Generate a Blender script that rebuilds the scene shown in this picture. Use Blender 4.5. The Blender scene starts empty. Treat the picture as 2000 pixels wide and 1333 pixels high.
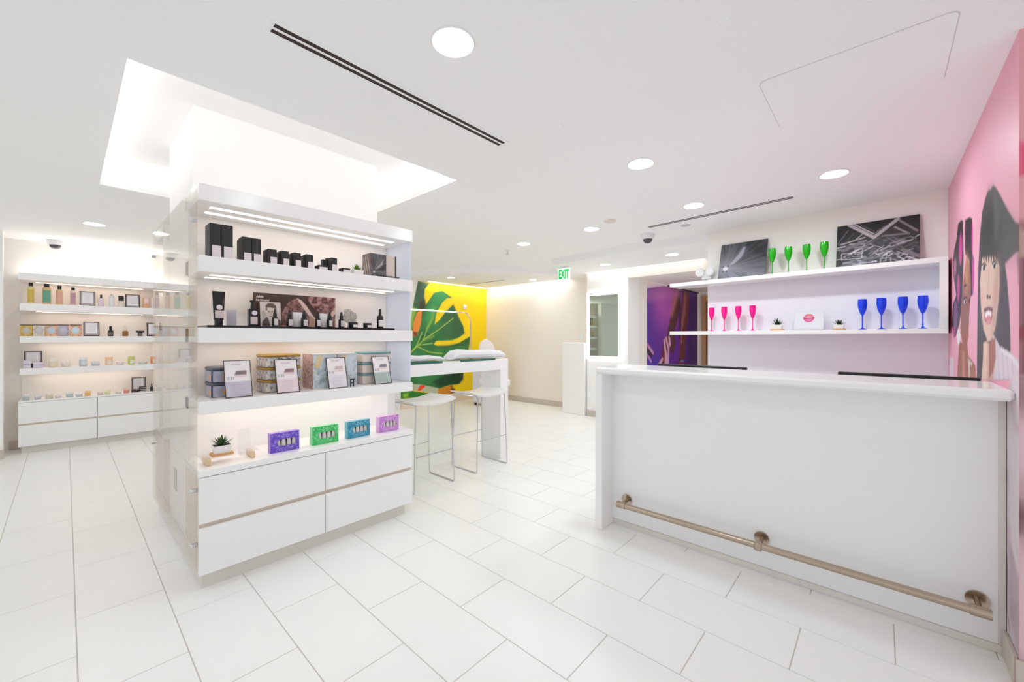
import bpy, bmesh, math, random
import numpy as np
from mathutils import Vector, Matrix

random.seed(7)
rng = np.random.default_rng(11)
SC = bpy.context.scene
COL = SC.collection

# ------------------------------------------------------------------ camera
FPX, CU, CV, CAMH = 793.5, 1000.0, 659.0, 1.30          # focal length and principal point for a 2000 x 1333 frame
YAW = math.atan2(722, FPX)                              # angle from the view direction to the world X axis
cam_d = bpy.data.cameras.new('camera')
cam = bpy.data.objects.new('camera', cam_d)
COL.objects.link(cam)
cam_d.sensor_fit = 'HORIZONTAL'
cam_d.sensor_width = 36.0
cam_d.lens = 36.0 * FPX / 2000
cam_d.shift_y = (CV - 666.5) / 2000
cam_d.clip_start = 0.02
cam.location = (0, 0, CAMH)
cam.rotation_euler = (math.pi / 2, 0, YAW - math.pi / 2)
SC.camera = cam

# ------------------------------------------------------------------ world, exposure
world = bpy.data.worlds.new('daylight')
SC.world = world
world.use_nodes = True
bg = world.node_tree.nodes['Background']
bg.inputs[0].default_value = (0.97, 0.975, 1.0, 1)
bg.inputs[1].default_value = 0.42
SC.view_settings.view_transform = 'Standard'
SC.view_settings.look = 'None'
SC.view_settings.gamma = 1.0
SC.view_settings.use_curve_mapping = False
SC.view_settings.exposure = 0.86
SC.cycles.max_bounces = 12
SC.cycles.diffuse_bounces = 8
SC.cycles.transparent_max_bounces = 16
SC.cycles.sample_clamp_indirect = 6.0
DOWNLIGHT, STRIP, COVE, WARMSTRIP = 46.0, 2.4, 7.0, 2.2

# ------------------------------------------------------------------ turning photograph pixels into points of the room
FW = np.array([math.cos(YAW), math.sin(YAW), 0.0])
RT = np.array([math.sin(YAW), -math.cos(YAW), 0.0])
UPV = np.array([0, 0, 1.0])
CP = np.array([0, 0, CAMH])
def ray(u, v): return FW + RT * (u - CU) / FPX + UPV * (CV - v) / FPX
def onZ(u, v, z=0.0): d = ray(u, v); return CP + d * (z - CAMH) / d[2]
def onX(u, v, x): d = ray(u, v); return CP + d * x / d[0]
def onY(u, v, y): d = ray(u, v); return CP + d * y / d[1]
def onPl(u, v, p, n):
    d = ray(u, v); return CP + d * (np.dot(np.asarray(p) - CP, n) / np.dot(d, n))

# ------------------------------------------------------------------ materials
def lin(c):
    c = np.asarray(c, dtype=float)
    return np.where(c <= 0.04045, c / 12.92, ((c + 0.055) / 1.055) ** 2.4)
def C8(r, g, b): return tuple(lin(np.array([r, g, b]) / 255.0))
_m = {}
def mat(name, rgb, rough=0.5, metal=0.0, spec=0.5, noise=0.03, scale=6.0, coat=0.0, bump=0.0):
    """principled surface with a little procedural colour variation; rgb in 0..255"""
    if name in _m: return _m[name]
    m = bpy.data.materials.new(name); m.use_nodes = True
    nt = m.node_tree; b = nt.nodes['Principled BSDF']
    col = C8(*rgb)
    tc = nt.nodes.new('ShaderNodeTexCoord'); nz = nt.nodes.new('ShaderNodeTexNoise')
    nz.inputs['Scale'].default_value = scale; nz.inputs['Detail'].default_value = 3
    nt.links.new(tc.outputs['Object'], nz.inputs['Vector'])
    mx = nt.nodes.new('ShaderNodeMix'); mx.data_type = 'RGBA'
    mx.inputs[6].default_value = (*[max(0, c * (1 - noise)) for c in col], 1)
    mx.inputs[7].default_value = (*[min(1, c * (1 + noise)) for c in col], 1)
    nt.links.new(nz.outputs['Fac'], mx.inputs[0]); nt.links.new(mx.outputs[2], b.inputs['Base Color'])
    b.inputs['Roughness'].default_value = rough; b.inputs['Metallic'].default_value = metal
    b.inputs['Specular IOR Level'].default_value = spec
    if coat: b.inputs['Coat Weight'].default_value = coat; b.inputs['Coat Roughness'].default_value = 0.05
    if bump:
        bp = nt.nodes.new('ShaderNodeBump'); bp.inputs['Strength'].default_value = bump
        n2 = nt.nodes.new('ShaderNodeTexNoise'); n2.inputs['Scale'].default_value = scale * 8
        nt.links.new(tc.outputs['Object'], n2.inputs['Vector'])
        nt.links.new(n2.outputs['Fac'], bp.inputs['Height']); nt.links.new(bp.outputs['Normal'], b.inputs['Normal'])
    _m[name] = m; return m
def emit(name, rgb, strength):
    if name in _m: return _m[name]
    m = bpy.data.materials.new(name); m.use_nodes = True; nt = m.node_tree
    nt.nodes.remove(nt.nodes['Principled BSDF'])
    e = nt.nodes.new('ShaderNodeEmission'); e.inputs[0].default_value = (*C8(*rgb), 1); e.inputs[1].default_value = strength
    nt.links.new(e.outputs[0], nt.nodes['Material Output'].inputs[0])
    _m[name] = m; return m
def sheet(name, tint=(245, 250, 248), rough=0.0, ior=1.5, gain=1.0):
    """thin clear sheet: Fresnel mix of transparent and glossy"""
    if name in _m: return _m[name]
    m = bpy.data.materials.new(name); m.use_nodes = True; nt = m.node_tree
    nt.nodes.remove(nt.nodes['Principled BSDF'])
    t = nt.nodes.new('ShaderNodeBsdfTransparent'); t.inputs[0].default_value = (*C8(*tint), 1)
    g = nt.nodes.new('ShaderNodeBsdfGlossy'); g.inputs['Roughness'].default_value = rough
    f = nt.nodes.new('ShaderNodeLayerWeight'); f.inputs[0].default_value = 0.5      # 1 - |cos| on either side of the sheet
    pw = nt.nodes.new('ShaderNodeMath'); pw.operation = 'POWER'; pw.inputs[1].default_value = 5.0
    nt.links.new(f.outputs['Facing'], pw.inputs[0])
    f0 = ((ior - 1) / (ior + 1)) ** 2
    ml = nt.nodes.new('ShaderNodeMath'); ml.operation = 'MULTIPLY_ADD'; ml.inputs[1].default_value = (1 - f0) * gain; ml.inputs[2].default_value = f0 * gain
    nt.links.new(pw.outputs[0], ml.inputs[0])
    mx = nt.nodes.new('ShaderNodeMixShader')
    nt.links.new(ml.outputs[0], mx.inputs[0]); nt.links.new(t.outputs[0], mx.inputs[1]); nt.links.new(g.outputs[0], mx.inputs[2])
    nt.links.new(mx.outputs[0], nt.nodes['Material Output'].inputs[0])
    _m[name] = m; return m
def frosted(name, rgb):
    m = bpy.data.materials.new(name); m.use_nodes = True; nt = m.node_tree
    nt.nodes.remove(nt.nodes['Principled BSDF'])
    d = nt.nodes.new('ShaderNodeBsdfDiffuse'); t = nt.nodes.new('ShaderNodeBsdfTranslucent')
    d.inputs[0].default_value = (*C8(*rgb), 1); t.inputs[0].default_value = (*C8(*rgb), 1)
    mx = nt.nodes.new('ShaderNodeMixShader'); mx.inputs[0].default_value = 0.55
    nt.links.new(d.outputs[0], mx.inputs[1]); nt.links.new(t.outputs[0], mx.inputs[2])
    nt.links.new(mx.outputs[0], nt.nodes['Material Output'].inputs[0])
    return m
def print_mat(name='printed_surface', rough=0.45, spec=0.4):
    if name in _m: return _m[name]
    m = bpy.data.materials.new(name); m.use_nodes = True; nt = m.node_tree; b = nt.nodes['Principled BSDF']
    a = nt.nodes.new('ShaderNodeAttribute'); a.attribute_name = 'Col'
    nt.links.new(a.outputs['Color'], b.inputs['Base Color'])
    b.inputs['Roughness'].default_value = rough; b.inputs['Specular IOR Level'].default_value = spec
    _m[name] = m; return m

WALL = mat('wall_paint', (250, 249, 247), 0.6, noise=0.01, scale=2)
CEIL = mat('ceiling_paint', (250, 250, 250), 0.7, noise=0.01, scale=2)
CREAM = mat('cream_wall_paint', (247, 243, 238), 0.6, noise=0.01, scale=2)
BEIGE = mat('beige_wall_paint', (246, 238, 230), 0.6, noise=0.012, scale=2)
BASE = mat('baseboard_vinyl', (206, 196, 184), 0.45, noise=0.02)
LACQ = mat('white_lacquer', (247, 246, 245), 0.22, noise=0.008, scale=3)
GLOSSW = mat('white_solid_surface', (248, 247, 246), 0.14, noise=0.008, scale=3)
GAP = mat('grip_groove', (226, 214, 200), 0.5)
LILAC = mat('white_tinted_lilac', (238, 235, 244), 0.3, noise=0.01, scale=2)  # gloss white; the lilac reflected on the bar panels is put into the colour
PLINTH = mat('plinth_laminate', (226, 222, 216), 0.35)
TILE = mat('floor_tile', (246, 245, 243), 0.3, noise=0.022, scale=3.0, spec=0.35)
GROUT = mat('floor_grout', (206, 200, 192), 0.8, noise=0.04, scale=30)
STEEL = mat('brushed_steel', (186, 170, 152), 0.2, metal=1.0, noise=0.015, scale=4)
CHROME = mat('chrome', (215, 218, 222), 0.12, metal=1.0, noise=0.01)
BLACK = mat('black_plastic', (24, 23, 24), 0.35, noise=0.1)
DKSLOT = mat('dark_slot', (58, 46, 42), 0.8, noise=0.1)
INK = mat('black_carton', (36, 33, 34), 0.5, noise=0.12, scale=30)
PAPER = mat('white_label_paper', (232, 222, 224), 0.6, noise=0.02)
WHITEP = mat('white_plastic', (240, 240, 240), 0.3, noise=0.01)
WOODB = mat('bamboo', (214, 158, 96), 0.5, noise=0.12, scale=20)
CER = mat('white_ceramic', (238, 236, 234), 0.25, noise=0.02)
SOIL = mat('soil', (58, 44, 34), 0.9, noise=0.3, scale=60, bump=0.5)
LEAFG = mat('succulent_green', (62, 96, 48), 0.45, noise=0.25, scale=25)
LEAFY = mat('fresh_leaf_green', (108, 148, 52), 0.45, noise=0.25, scale=25)
LEAFD = mat('dark_leaf_green', (40, 62, 44), 0.5, noise=0.25, scale=25)
GLASS = sheet('clear_glass', (250, 252, 250), ior=1.5)
ACRYL = sheet('clear_acrylic', (253, 253, 253), ior=1.3)
GGREEN = mat('green_glass_edge', (38, 110, 88), 0.1, noise=0.05)
PRINT = print_mat()
MIRROR = mat('mirror_green_tint', (186, 198, 182), 0.02, metal=1.0, noise=0.0)  # green tint stands in for the darker scene reflected in the mirror
LAMPE = emit('downlight_glow', (243, 252, 255), DOWNLIGHT)
STRIPE = emit('shelf_strip_glow', (255, 240, 226), STRIP)
WSTRIPE = emit('warm_shelf_strip_glow', (255, 232, 212), WARMSTRIP)
COVEE = emit('cove_glow', (255, 250, 245), COVE)

# ------------------------------------------------------------------ mesh building
class MB:
    """collects shapes into ONE mesh; f holds (indices, material index, smooth)"""
    def __init__(s): s.v = []; s.f = []
    def add(s, vs, fs, mi=0, sm=False):
        o = len(s.v); s.v += [tuple(float(c) for c in p) for p in vs]
        s.f += [([o + i for i in f], mi, sm) for f in fs]; return s
    def box(s, a, b, ch=0.0, mi=0, M=None):
        a = np.minimum(a, b) * 1.0 if False else np.array([min(p, q) for p, q in zip(a, b)]); b2 = np.array([max(p, q) for p, q in zip(a, b)])
        b2 = np.maximum(b2, np.array(b)); c = (a + b2) / 2; h = (b2 - a) / 2
        sg = [(x, y, z) for x in (-1, 1) for y in (-1, 1) for z in (-1, 1)]
        if ch <= 0 or ch >= min(h):
            vs = [c + h * np.array(q) for q in sg]
            fs = [(0, 1, 3, 2), (4, 6, 7, 5), (0, 4, 5, 1), (2, 3, 7, 6), (0, 2, 6, 4), (1, 5, 7, 3)]
        else:
            vs = []; ix = {}
            for q in sg:
                for ax in range(3):
                    hh = h - ch; hh[ax] = h[ax]
                    ix[(q, ax)] = len(vs); vs.append(c + hh * np.array(q))
            fs = []
            for ax in range(3):
                o = [i for i in range(3) if i != ax]
                for d in (-1, 1):
                    def k(p, r): t = [0, 0, 0]; t[ax] = d; t[o[0]] = p; t[o[1]] = r; return tuple(t)
                    fs.append([ix[(k(p, r), ax)] for p, r in ((-1, -1), (1, -1), (1, 1), (-1, 1))])
                for p in (-1, 1):
                    for r in (-1, 1):
                        def e(d): t = [0, 0, 0]; t[ax] = d; t[o[0]] = p; t[o[1]] = r; return tuple(t)
                        fs.append([ix[(e(-1), o[0])], ix[(e(1), o[0])], ix[(e(1), o[1])], ix[(e(-1), o[1])]])
            for q in sg: fs.append([ix[(q, 0)], ix[(q, 1)], ix[(q, 2)]])
        if M is not None: vs = [tuple(M @ Vector(p)) for p in vs]
        return s.add(vs, fs, mi)
    def lathe(s, prof, seg=20, o=(0, 0, 0), mi=0, M=None, sx=1.0, sy=1.0, cap=True):
        vs = []; fs = []
        for r, z in prof:
            for k in range(seg):
                t = 2 * math.pi * k / seg
                vs.append((o[0] + r * sx * math.cos(t), o[1] + r * sy * math.sin(t), o[2] + z))
        for i in range(len(prof) - 1):
            for k in range(seg):
                k2 = (k + 1) % seg
                fs.append((i * seg + k, i * seg + k2, (i + 1) * seg + k2, (i + 1) * seg + k))
        if cap:
            fs.append(tuple(range(seg))); fs.append(tuple((len(prof) - 1) * seg + k for k in range(seg)))
        if M is not None: vs = [tuple(M @ Vector(p)) for p in vs]
        return s.add(vs, fs, mi, True)
    def cyl(s, p, q, r, seg=16, mi=0, r2=None):
        p = Vector(p); q = Vector(q); d = q - p
        M = Matrix.Translation(p) @ d.to_track_quat('Z', 'Y').to_matrix().to_4x4()
        return s.lathe([(r, 0), (r if r2 is None else r2, d.length)], seg, M=M, mi=mi)
    def tube(s, pts, r, seg=8, mi=0, closed=False):
        pts = [Vector(p) for p in pts]; n = len(pts); vs = []; fs = []
        up = Vector((0, 0, 1)); prev = None
        for i, p in enumerate(pts):
            if closed: t = (pts[(i + 1) % n] - pts[i - 1])
            else: t = pts[min(i + 1, n - 1)] - pts[max(i - 1, 0)]
            t.normalize()
            if prev is None:
                a = t.cross(up)
                if a.length < 1e-3: a = t.cross(Vector((1, 0, 0)))
            else: a = prev - t * prev.dot(t)
            a.normalize(); b = t.cross(a); prev = a
            for k in range(seg):
                g = 2 * math.pi * k / seg; vs.append(p + a * (r * math.cos(g)) + b * (r * math.sin(g)))
        m = n if closed else n - 1
        for i in range(m):
            j = (i + 1) % n
            for k in range(seg):
                k2 = (k + 1) % seg; fs.append((i * seg + k, i * seg + k2, j * seg + k2, j * seg + k))
        if not closed: fs.append(tuple(range(seg))); fs.append(tuple((n - 1) * seg + k for k in range(seg)))
        return s.add(vs, fs, mi, True)
    def prism(s, pts, z0, z1, mi=0, M=None):
        n = len(pts); vs = [(p[0], p[1], z0) for p in pts] + [(p[0], p[1], z1) for p in pts]
        fs = [tuple(range(n)), tuple(range(n, 2 * n))] + [(i, (i + 1) % n, n + (i + 1) % n, n + i) for i in range(n)]
        if M is not None: vs = [tuple(M @ Vector(p)) for p in vs]
        return s.add(vs, fs, mi)
    def mesh(s, name, mats):
        me = bpy.data.meshes.new(name)
        me.from_pydata(s.v, [], [f for f, _, _ in s.f])
        for m in (mats if isinstance(mats, (list, tuple)) else [mats]): me.materials.append(m)
        me.polygons.foreach_set('material_index', [m for _, m, _ in s.f])
        sm = [q for _, _, q in s.f]
        b = bmesh.new(); b.from_mesh(me); bmesh.ops.recalc_face_normals(b, faces=b.faces); b.to_mesh(me); b.free()
        me.polygons.foreach_set('use_smooth', sm)
        if any(sm): me.set_sharp_from_angle(angle=math.radians(38))
        me.update(); return me
def link(name, data, parent=None, loc=(0, 0, 0), rot=(0, 0, 0)):
    o = bpy.data.objects.new(name, data); COL.objects.link(o)
    o.location = loc; o.rotation_euler = rot
    if parent is not None: o.parent = parent
    return o
def obj(name, mb, mats, parent=None, loc=(0, 0, 0), rot=(0, 0, 0)): return link(name, mb.mesh(name, mats), parent, loc, rot)
def tag(o, label=None, cat=None, group=None, kind=None):
    if label: o['label'] = label
    if cat: o['category'] = cat
    if group: o['group'] = group
    if kind: o['kind'] = kind
    return o
def thing(name, label, cat, loc=(0, 0, 0), rz=0.0, group=None):
    o = link(name, None, None, tuple(float(c) for c in loc), (0, 0, rz)); o.empty_display_size = 0.05
    return tag(o, label, cat, group)
def struct(name, mb, mats, parent=None):
    o = obj(name, mb, mats, parent)
    if parent is None: o['kind'] = 'structure'
    return o
def copy_tree(o, loc, rz, label, group=None):
    r = o.copy(); COL.objects.link(r); r.location = tuple(float(c) for c in loc); r.rotation_euler = (0, 0, rz); r['label'] = label
    if group: r['group'] = group
    for ch in list(o.children):
        c = ch.copy(); COL.objects.link(c); c.parent = r
        for g in list(ch.children):
            d = g.copy(); COL.objects.link(d); d.parent = c
    return r
_tx = {}
def text_mesh(body, size, depth=0.0008, bold=0.0):
    cu = bpy.data.curves.new('lettering', 'FONT'); cu.body = body; cu.offset = bold; cu.size = size; cu.extrude = depth
    cu.align_x = 'CENTER'; cu.align_y = 'CENTER'; cu.resolution_u = 3
    t = bpy.data.objects.new('lettering', cu); COL.objects.link(t)
    dg = bpy.context.evaluated_depsgraph_get(); me = bpy.data.meshes.new_from_object(t.evaluated_get(dg))
    bpy.data.objects.remove(t); bpy.data.curves.remove(cu); return me
def lettering(body, size, m, parent, loc, rot, depth=0.0008, name='lettering', bold=0.0):
    me = text_mesh(body, size, depth, bold); me.materials.clear(); me.materials.append(m)
    return link(name, me, parent, loc, rot)

# ------------------------------------------------------------------ flat prints (posters, murals): a colour per grid point
def vnoise(x, y, seed=0, octs=3):
    out = np.zeros_like(x); amp = 1.0; tot = 0
    for o in range(octs):
        g = np.random.default_rng(seed + o).random((64, 64))
        xi = np.floor(x).astype(int); yi = np.floor(y).astype(int); fx = x - xi; fy = y - yi
        fx = fx * fx * (3 - 2 * fx); fy = fy * fy * (3 - 2 * fy)
        a = g[yi % 64, xi % 64]; b = g[yi % 64, (xi + 1) % 64]; c = g[(yi + 1) % 64, xi % 64]; d = g[(yi + 1) % 64, (xi + 1) % 64]
        out += amp * ((a * (1 - fx) + b * fx) * (1 - fy) + (c * (1 - fx) + d * fx) * fy); tot += amp
        x = x * 2.03 + 7.1; y = y * 2.03 + 3.7; amp *= 0.5
    return out / tot
class Print:
    """picture on a rectangle 0..W x 0..H (metres); drawn in metres, or in source units through a map function"""
    def __init__(s, W, H, nx, ny, rgb, fmap=None):
        s.W, s.H, s.nx, s.ny = W, H, nx, ny
        s.x, s.y = np.meshgrid(np.linspace(0, W, nx), np.linspace(0, H, ny))
        s.c = np.zeros((ny, nx, 3)); s.c[:] = lin(np.array(rgb) / 255.0); s.fm = fmap or (lambda p: p)
        s.e = 1.2 * max(W / nx, H / ny)
    def blend(s, a, rgb):
        col = lin(np.array(rgb) / 255.0) if not isinstance(rgb, np.ndarray) else rgb
        a = np.clip(a, 0, 1)[..., None]; s.c = s.c * (1 - a) + col * a
    def mask_poly(s, pts, soft=None):
        P = [s.fm(p) for p in pts]; soft = soft or s.e
        ins = np.zeros(s.x.shape, bool); dist = np.full(s.x.shape, 1e9)
        for (x1, y1), (x2, y2) in zip(P, P[1:] + P[:1]):
            cnd = (y1 > s.y) != (y2 > s.y)
            if y1 != y2: ins ^= cnd & (s.x < (x2 - x1) * (s.y - y1) / (y2 - y1) + x1)
            dx, dy = x2 - x1, y2 - y1; L = dx * dx + dy * dy + 1e-12
            t = np.clip(((s.x - x1) * dx + (s.y - y1) * dy) / L, 0, 1)
            dist = np.minimum(dist, np.hypot(s.x - x1 - t * dx, s.y - y1 - t * dy))
        return np.clip(0.5 + np.where(ins, dist, -dist) / soft, 0, 1)
    def poly(s, pts, rgb, soft=None, a=1.0): m = s.mask_poly(pts, soft) * a; s.blend(m, rgb); return m
    def line(s, pts, w, rgb, a=1.0, soft=None):
        P = [s.fm(p) for p in pts]; soft = soft or s.e; dist = np.full(s.x.shape, 1e9)
        for (x1, y1), (x2, y2) in zip(P, P[1:]):
            dx, dy = x2 - x1, y2 - y1; L = dx * dx + dy * dy + 1e-12
            t = np.clip(((s.x - x1) * dx + (s.y - y1) * dy) / L, 0, 1)
            dist = np.minimum(dist, np.hypot(s.x - x1 - t * dx, s.y - y1 - t * dy))
        s.blend(np.clip(0.5 + (w / 2 - dist) / soft, 0, 1) * a, rgb)
    def ell(s, c, rx, ry, rgb, a=1.0, soft=0.15):
        x0, y0 = s.fm(c); d = np.hypot((s.x - x0) / rx, (s.y - y0) / ry)
        s.blend(np.clip((1 - d) / soft + 0.5, 0, 1) * a, rgb)
    def ellp(s, c, ru, rv, rgb, a=1.0, soft=0.2):        # ellipse given in source units
        x0, y0 = s.fm(c); x1, _ = s.fm((c[0] + ru, c[1])); _, y1 = s.fm((c[0], c[1] + rv))
        s.ell(c, abs(x1 - x0) + 1e-6, abs(y1 - y0) + 1e-6, rgb, a, soft)
    def put(s, name, parent=None, M=None, material=None):
        """mesh in local x (width) / z (height), facing -y"""
        nx, ny = s.nx, s.ny
        v = np.zeros((ny * nx, 3)); v[:, 0] = s.x.ravel(); v[:, 2] = s.y.ravel()
        if M is not None:
            A = np.array(M); v = v @ A[:3, :3].T + A[:3, 3]
        me = bpy.data.meshes.new(name)
        i = (np.arange(ny - 1)[:, None] * nx + np.arange(nx - 1)[None, :]).ravel()
        f = np.stack([i, i + 1, i + nx + 1, i + nx], 1)
        me.vertices.add(len(v)); me.vertices.foreach_set('co', v.ravel())
        me.loops.add(f.size); me.loops.foreach_set('vertex_index', f.ravel().astype(np.int32))
        me.polygons.add(len(f)); me.polygons.foreach_set('loop_start', (np.arange(len(f)) * 4).astype(np.int32))
        me.update(calc_edges=True)
        at = me.color_attributes.new('Col', 'FLOAT_COLOR', 'POINT')
        rgba = np.ones((ny * nx, 4), np.float32); rgba[:, :3] = s.c.reshape(-1, 3)
        at.data.foreach_set('color', rgba.ravel())
        me.materials.append(material or PRINT); return link(name, me, parent)

# ================================================================== the setting
ZC, ZL = 2.44, 2.35                    # main ceiling, lower ceiling at the back
YR = -0.38                             # pink wall
# ---- floor: grout bed and separate tiles, 0.312 x 0.617 in half bond
fl = MB(); fl.box((-1.7, -1.6, -0.06), (9.3, 7.6, -0.0025))
floor = struct('floor', fl, GROUT)
TW, TL, GR = 0.312, 0.617, 0.004
tl = MB(); tl.box((-TW / 2 + GR / 2, -TL / 2 + GR / 2, -0.012), (TW / 2 - GR / 2, TL / 2 - GR / 2, 0.0), ch=0.0012)
tile_me = tl.mesh('tile', TILE)
cand = []; rest = []
for i in range(-14, 30):
    xc = 0.032 + TW * (i + 0.5)
    off = 1.81 if (i % 2) == 1 else 1.5015
    for j in range(-8, 12):
        yc = off + TL * (j + 0.5)
        if not (-1.55 < xc < 9.1 and -1.3 < yc < 7.4): continue
        if 0.52 < xc - TW / 2 and xc + TW / 2 < 1.64 and 2.62 < yc - TL / 2 and yc + TL / 2 < 3.95: continue
        p = np.array([xc, yc, 0]); d = p @ FW; u = CU + FPX * (p @ RT) / max(d, 1e-3); v = CV + FPX * CAMH / max(d, 1e-3)
        seen = d > 0.4 and -250 < u < 2200 and v < 1800 and not (xc > 2.75 and yc < 1.3 + 0.45 * (xc - 2.6)) and xc < 6.1
        (cand if seen else rest).append((d, xc, yc))
cand.sort()
for d, x, y in cand[:300]: link('tile', tile_me, floor, (x, y, 0))
rest += cand[300:]
rt = MB()
for d, x, y in rest: rt.box((x - TW / 2 + GR / 2, y - TL / 2 + GR / 2, -0.012), (x + TW / 2 - GR / 2, y + TL / 2 - GR / 2, 0.0), ch=0.0012)
o = obj('tile_field', rt, TILE, floor); o['kind'] = 'stuff'

# ---- main ceiling with the raised cove around the column
cx0, cx1, cy0, cy1 = 0.17, 1.915, 2.28, 4.31
def slab(mb, pts, z0, z1, mi=0): mb.prism(pts, z0, z1, mi)
arc = [(5.55, 4.0), (5.24, 4.2), (4.98, 4.38), (4.78, 4.56), (4.6, 4.77), (4.45, 4.98), (4.31, 5.2), (4.2, 5.42), (4.09, 5.72), (4.02, 6.0), (4.0, 6.45)]
ce = MB()
slab(ce, [(-1.7, -1.6), (cx0, -1.6), (cx0, 7.6), (-1.7, 7.6)], ZC, ZC + 0.02)
slab(ce, [(cx0, -1.6), (cx1, -1.6), (cx1, cy0), (cx0, cy0)], ZC, ZC + 0.02)
slab(ce, [(cx0, cy1), (cx1, cy1), (cx1, 7.6), (cx0, 7.6)], ZC, ZC + 0.02)
slab(ce, [(cx1, -1.6), (4.9, -1.6), (4.9, -0.2), (4.77, 1.38), (4.66, 2.22), (4.81, 3.56), (5.2, 3.78)] + arc + [(4.0, 7.6), (cx1, 7.6)], ZC, ZC + 0.02)
# lips and the pocket above them
lip = 0.095; zt = 2.625; pw = 0.13
for a, b in (((cx0 - 0.02, cy0 - 0.02), (cx1 + 0.02, cy0)), ((cx0 - 0.02, cy1), (cx1 + 0.02, cy1 + 0.02)), ((cx0 - 0.02, cy0), (cx0, cy1)), ((cx1, cy0), (cx1 + 0.02, cy1))):
    ce.box((*a, ZC + 0.021), (*b, ZC + lip))
X0, X1, Y0, Y1 = cx0 - pw, cx1 + pw, cy0 - pw, cy1 + pw
ce.box((X0, Y0, zt), (X1, Y1, zt + 0.02))
for a, b in (((X0 - 0.02, Y0 - 0.02), (X1 + 0.02, Y0)), ((X0 - 0.02, Y1), (X1 + 0.02, Y1 + 0.02)), ((X0 - 0.02, Y0), (X0, Y1)), ((X1, Y0), (X1 + 0.02, Y1))):
    ce.box((*a, ZC + 0.02), (*b, zt + 0.02))
ceiling = struct('ceiling', ce, CEIL)
st = MB()
for a, b in (((cx0, cy0 - 0.075), (cx1, cy0 - 0.055)), ((cx0, cy1 + 0.055), (cx1, cy1 + 0.075)), ((cx0 - 0.075, cy0), (cx0 - 0.055, cy1)), ((cx1 + 0.055, cy0), (cx1 + 0.075, cy1))):
    st.box((*a, ZC + 0.03), (*b, ZC + 0.045))
obj('cove_strip', st, COVEE, ceiling)
# lower ceiling beyond the curved edge and beyond the soffit line
lo = MB()
slab(lo, [(4.775, 1.28), (4.66, 2.22), (4.81, 3.56), (5.2, 3.78)] + arc + [(7.0, 6.45), (7.0, 1.28)], ZL, ZC - 0.001)
struct('ceiling', lo, CEIL)
# corridor ceiling and header over the corridor mouth
JY = 2.885
hd = MB(); hd.box((5.82, 1.2, 2.212), (5.96, JY, ZL))
struct('trim_1', hd, BEIGE)
cc = MB(); cc.box((5.96, 1.0, 2.245), (9.2, JY, 2.30)); struct('ceiling', cc, BEIGE)
tr = MB(); tr.box((7.38, JY - 0.02, 2.222), (9.02, JY - 0.001, 2.245)); struct('trim_2', tr, DKSLOT)

# thin wall-washing light strips along the top of the back walls
wash = emit('wall_wash_glow', (255, 250, 245), 13.0)
def wash_strip(a, b, label, mm=None):
    m = MB(); m.box(a, b); o = obj('wall_wash_light', m, mm or wash); tag(o, label, 'light')
wash_strip((4.6, 6.29, ZL - 0.004), (6.1, 6.315, ZL - 0.0005), 'thin light strip in the ceiling along the top of leaf mural')
wash_strip((6.10, 4.2, ZL - 0.004), (6.125, 6.25, ZL - 0.0005), 'thin light strip in the ceiling along the top of beige end wall')
wash_strip((5.755, 1.75, ZL - 0.004), (5.775, 3.6, ZL - 0.0005), 'thin light strip in the ceiling along the corridor header', emit('header_wash_glow', (255, 250, 245), 4.0))

# ---- walls
w = MB(); w.box((-1.7, 7.42, 0), (4.2, 7.55, ZC)); struct('wall_back', w, CREAM)
w = MB(); w.box((4.05, 6.4, 0), (6.4, 6.55, ZC)); w.box((4.05, 6.55, 0), (4.2, 7.42, ZC)); struct('wall_leaf', w, WALL)
w = MB(); w.box((6.2, 3.62, 0), (6.35, 6.4, ZL)); struct('wall_end', w, BEIGE)
w = MB(); w.box((5.82, JY, 0), (6.2, 3.613, ZL)); struct('wall_pillar', w, WALL)
w = MB(); w.box((6.2, JY, 0), (9.2, 3.05, 2.3)); struct('wall_corridor', w, BEIGE)
w = MB(); w.box((9.05, 0.4, 0), (9.2, JY, 2.3)); struct('wall_corridor_end', w, BEIGE)
ang = math.radians(4.7)
WD = np.array([math.sin(ang), math.cos(ang), 0.0]); WN = np.array([-math.cos(ang), math.sin(ang), 0.0])
P0 = np.array([4.569, YR, 0.0]); RZ = math.atan2(-WD[1], -WD[0])     # local +x runs along -WD (towards the pink wall)
RZ = math.radians(-94.7)
def wallpt(s, d, z=0.0): return P0 + WD * s + WN * d + np.array([0, 0, z])
def wbox(mb, s0, s1, d0, d1, z0, z1, ch=0.0):
    M = Matrix(((-WD[0], -WN[0], 0, P0[0]), (-WD[1], -WN[1], 0, P0[1]), (0, 0, 1, 0), (0, 0, 0, 1)))
    mb.box((-s1, -d1, z0), (-s0, -d0, z1), ch=ch, M=M)
w = MB(); wbox(w, -0.1, 1.79, -0.14, 0.0, 0, ZC); struct('wall_bar', w, CREAM)
w = MB(); w.box((2.38, YR - 0.12, 0), (4.8, YR, ZC)); struct('wall_right', w, mat('rose_wall_paint', (222, 150, 170), 0.6))
w = MB(); w.box((2.38, -1.8, 0), (2.5, YR - 0.12, ZC)); struct('wall_near', w, mat('rose_wall_paint', (222, 150, 170), 0.6))
w = MB(); w.box((-1.7, 6.93, 0), (-0.45, 7.05, ZC)); struct('wall_left', w, WALL)
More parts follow.
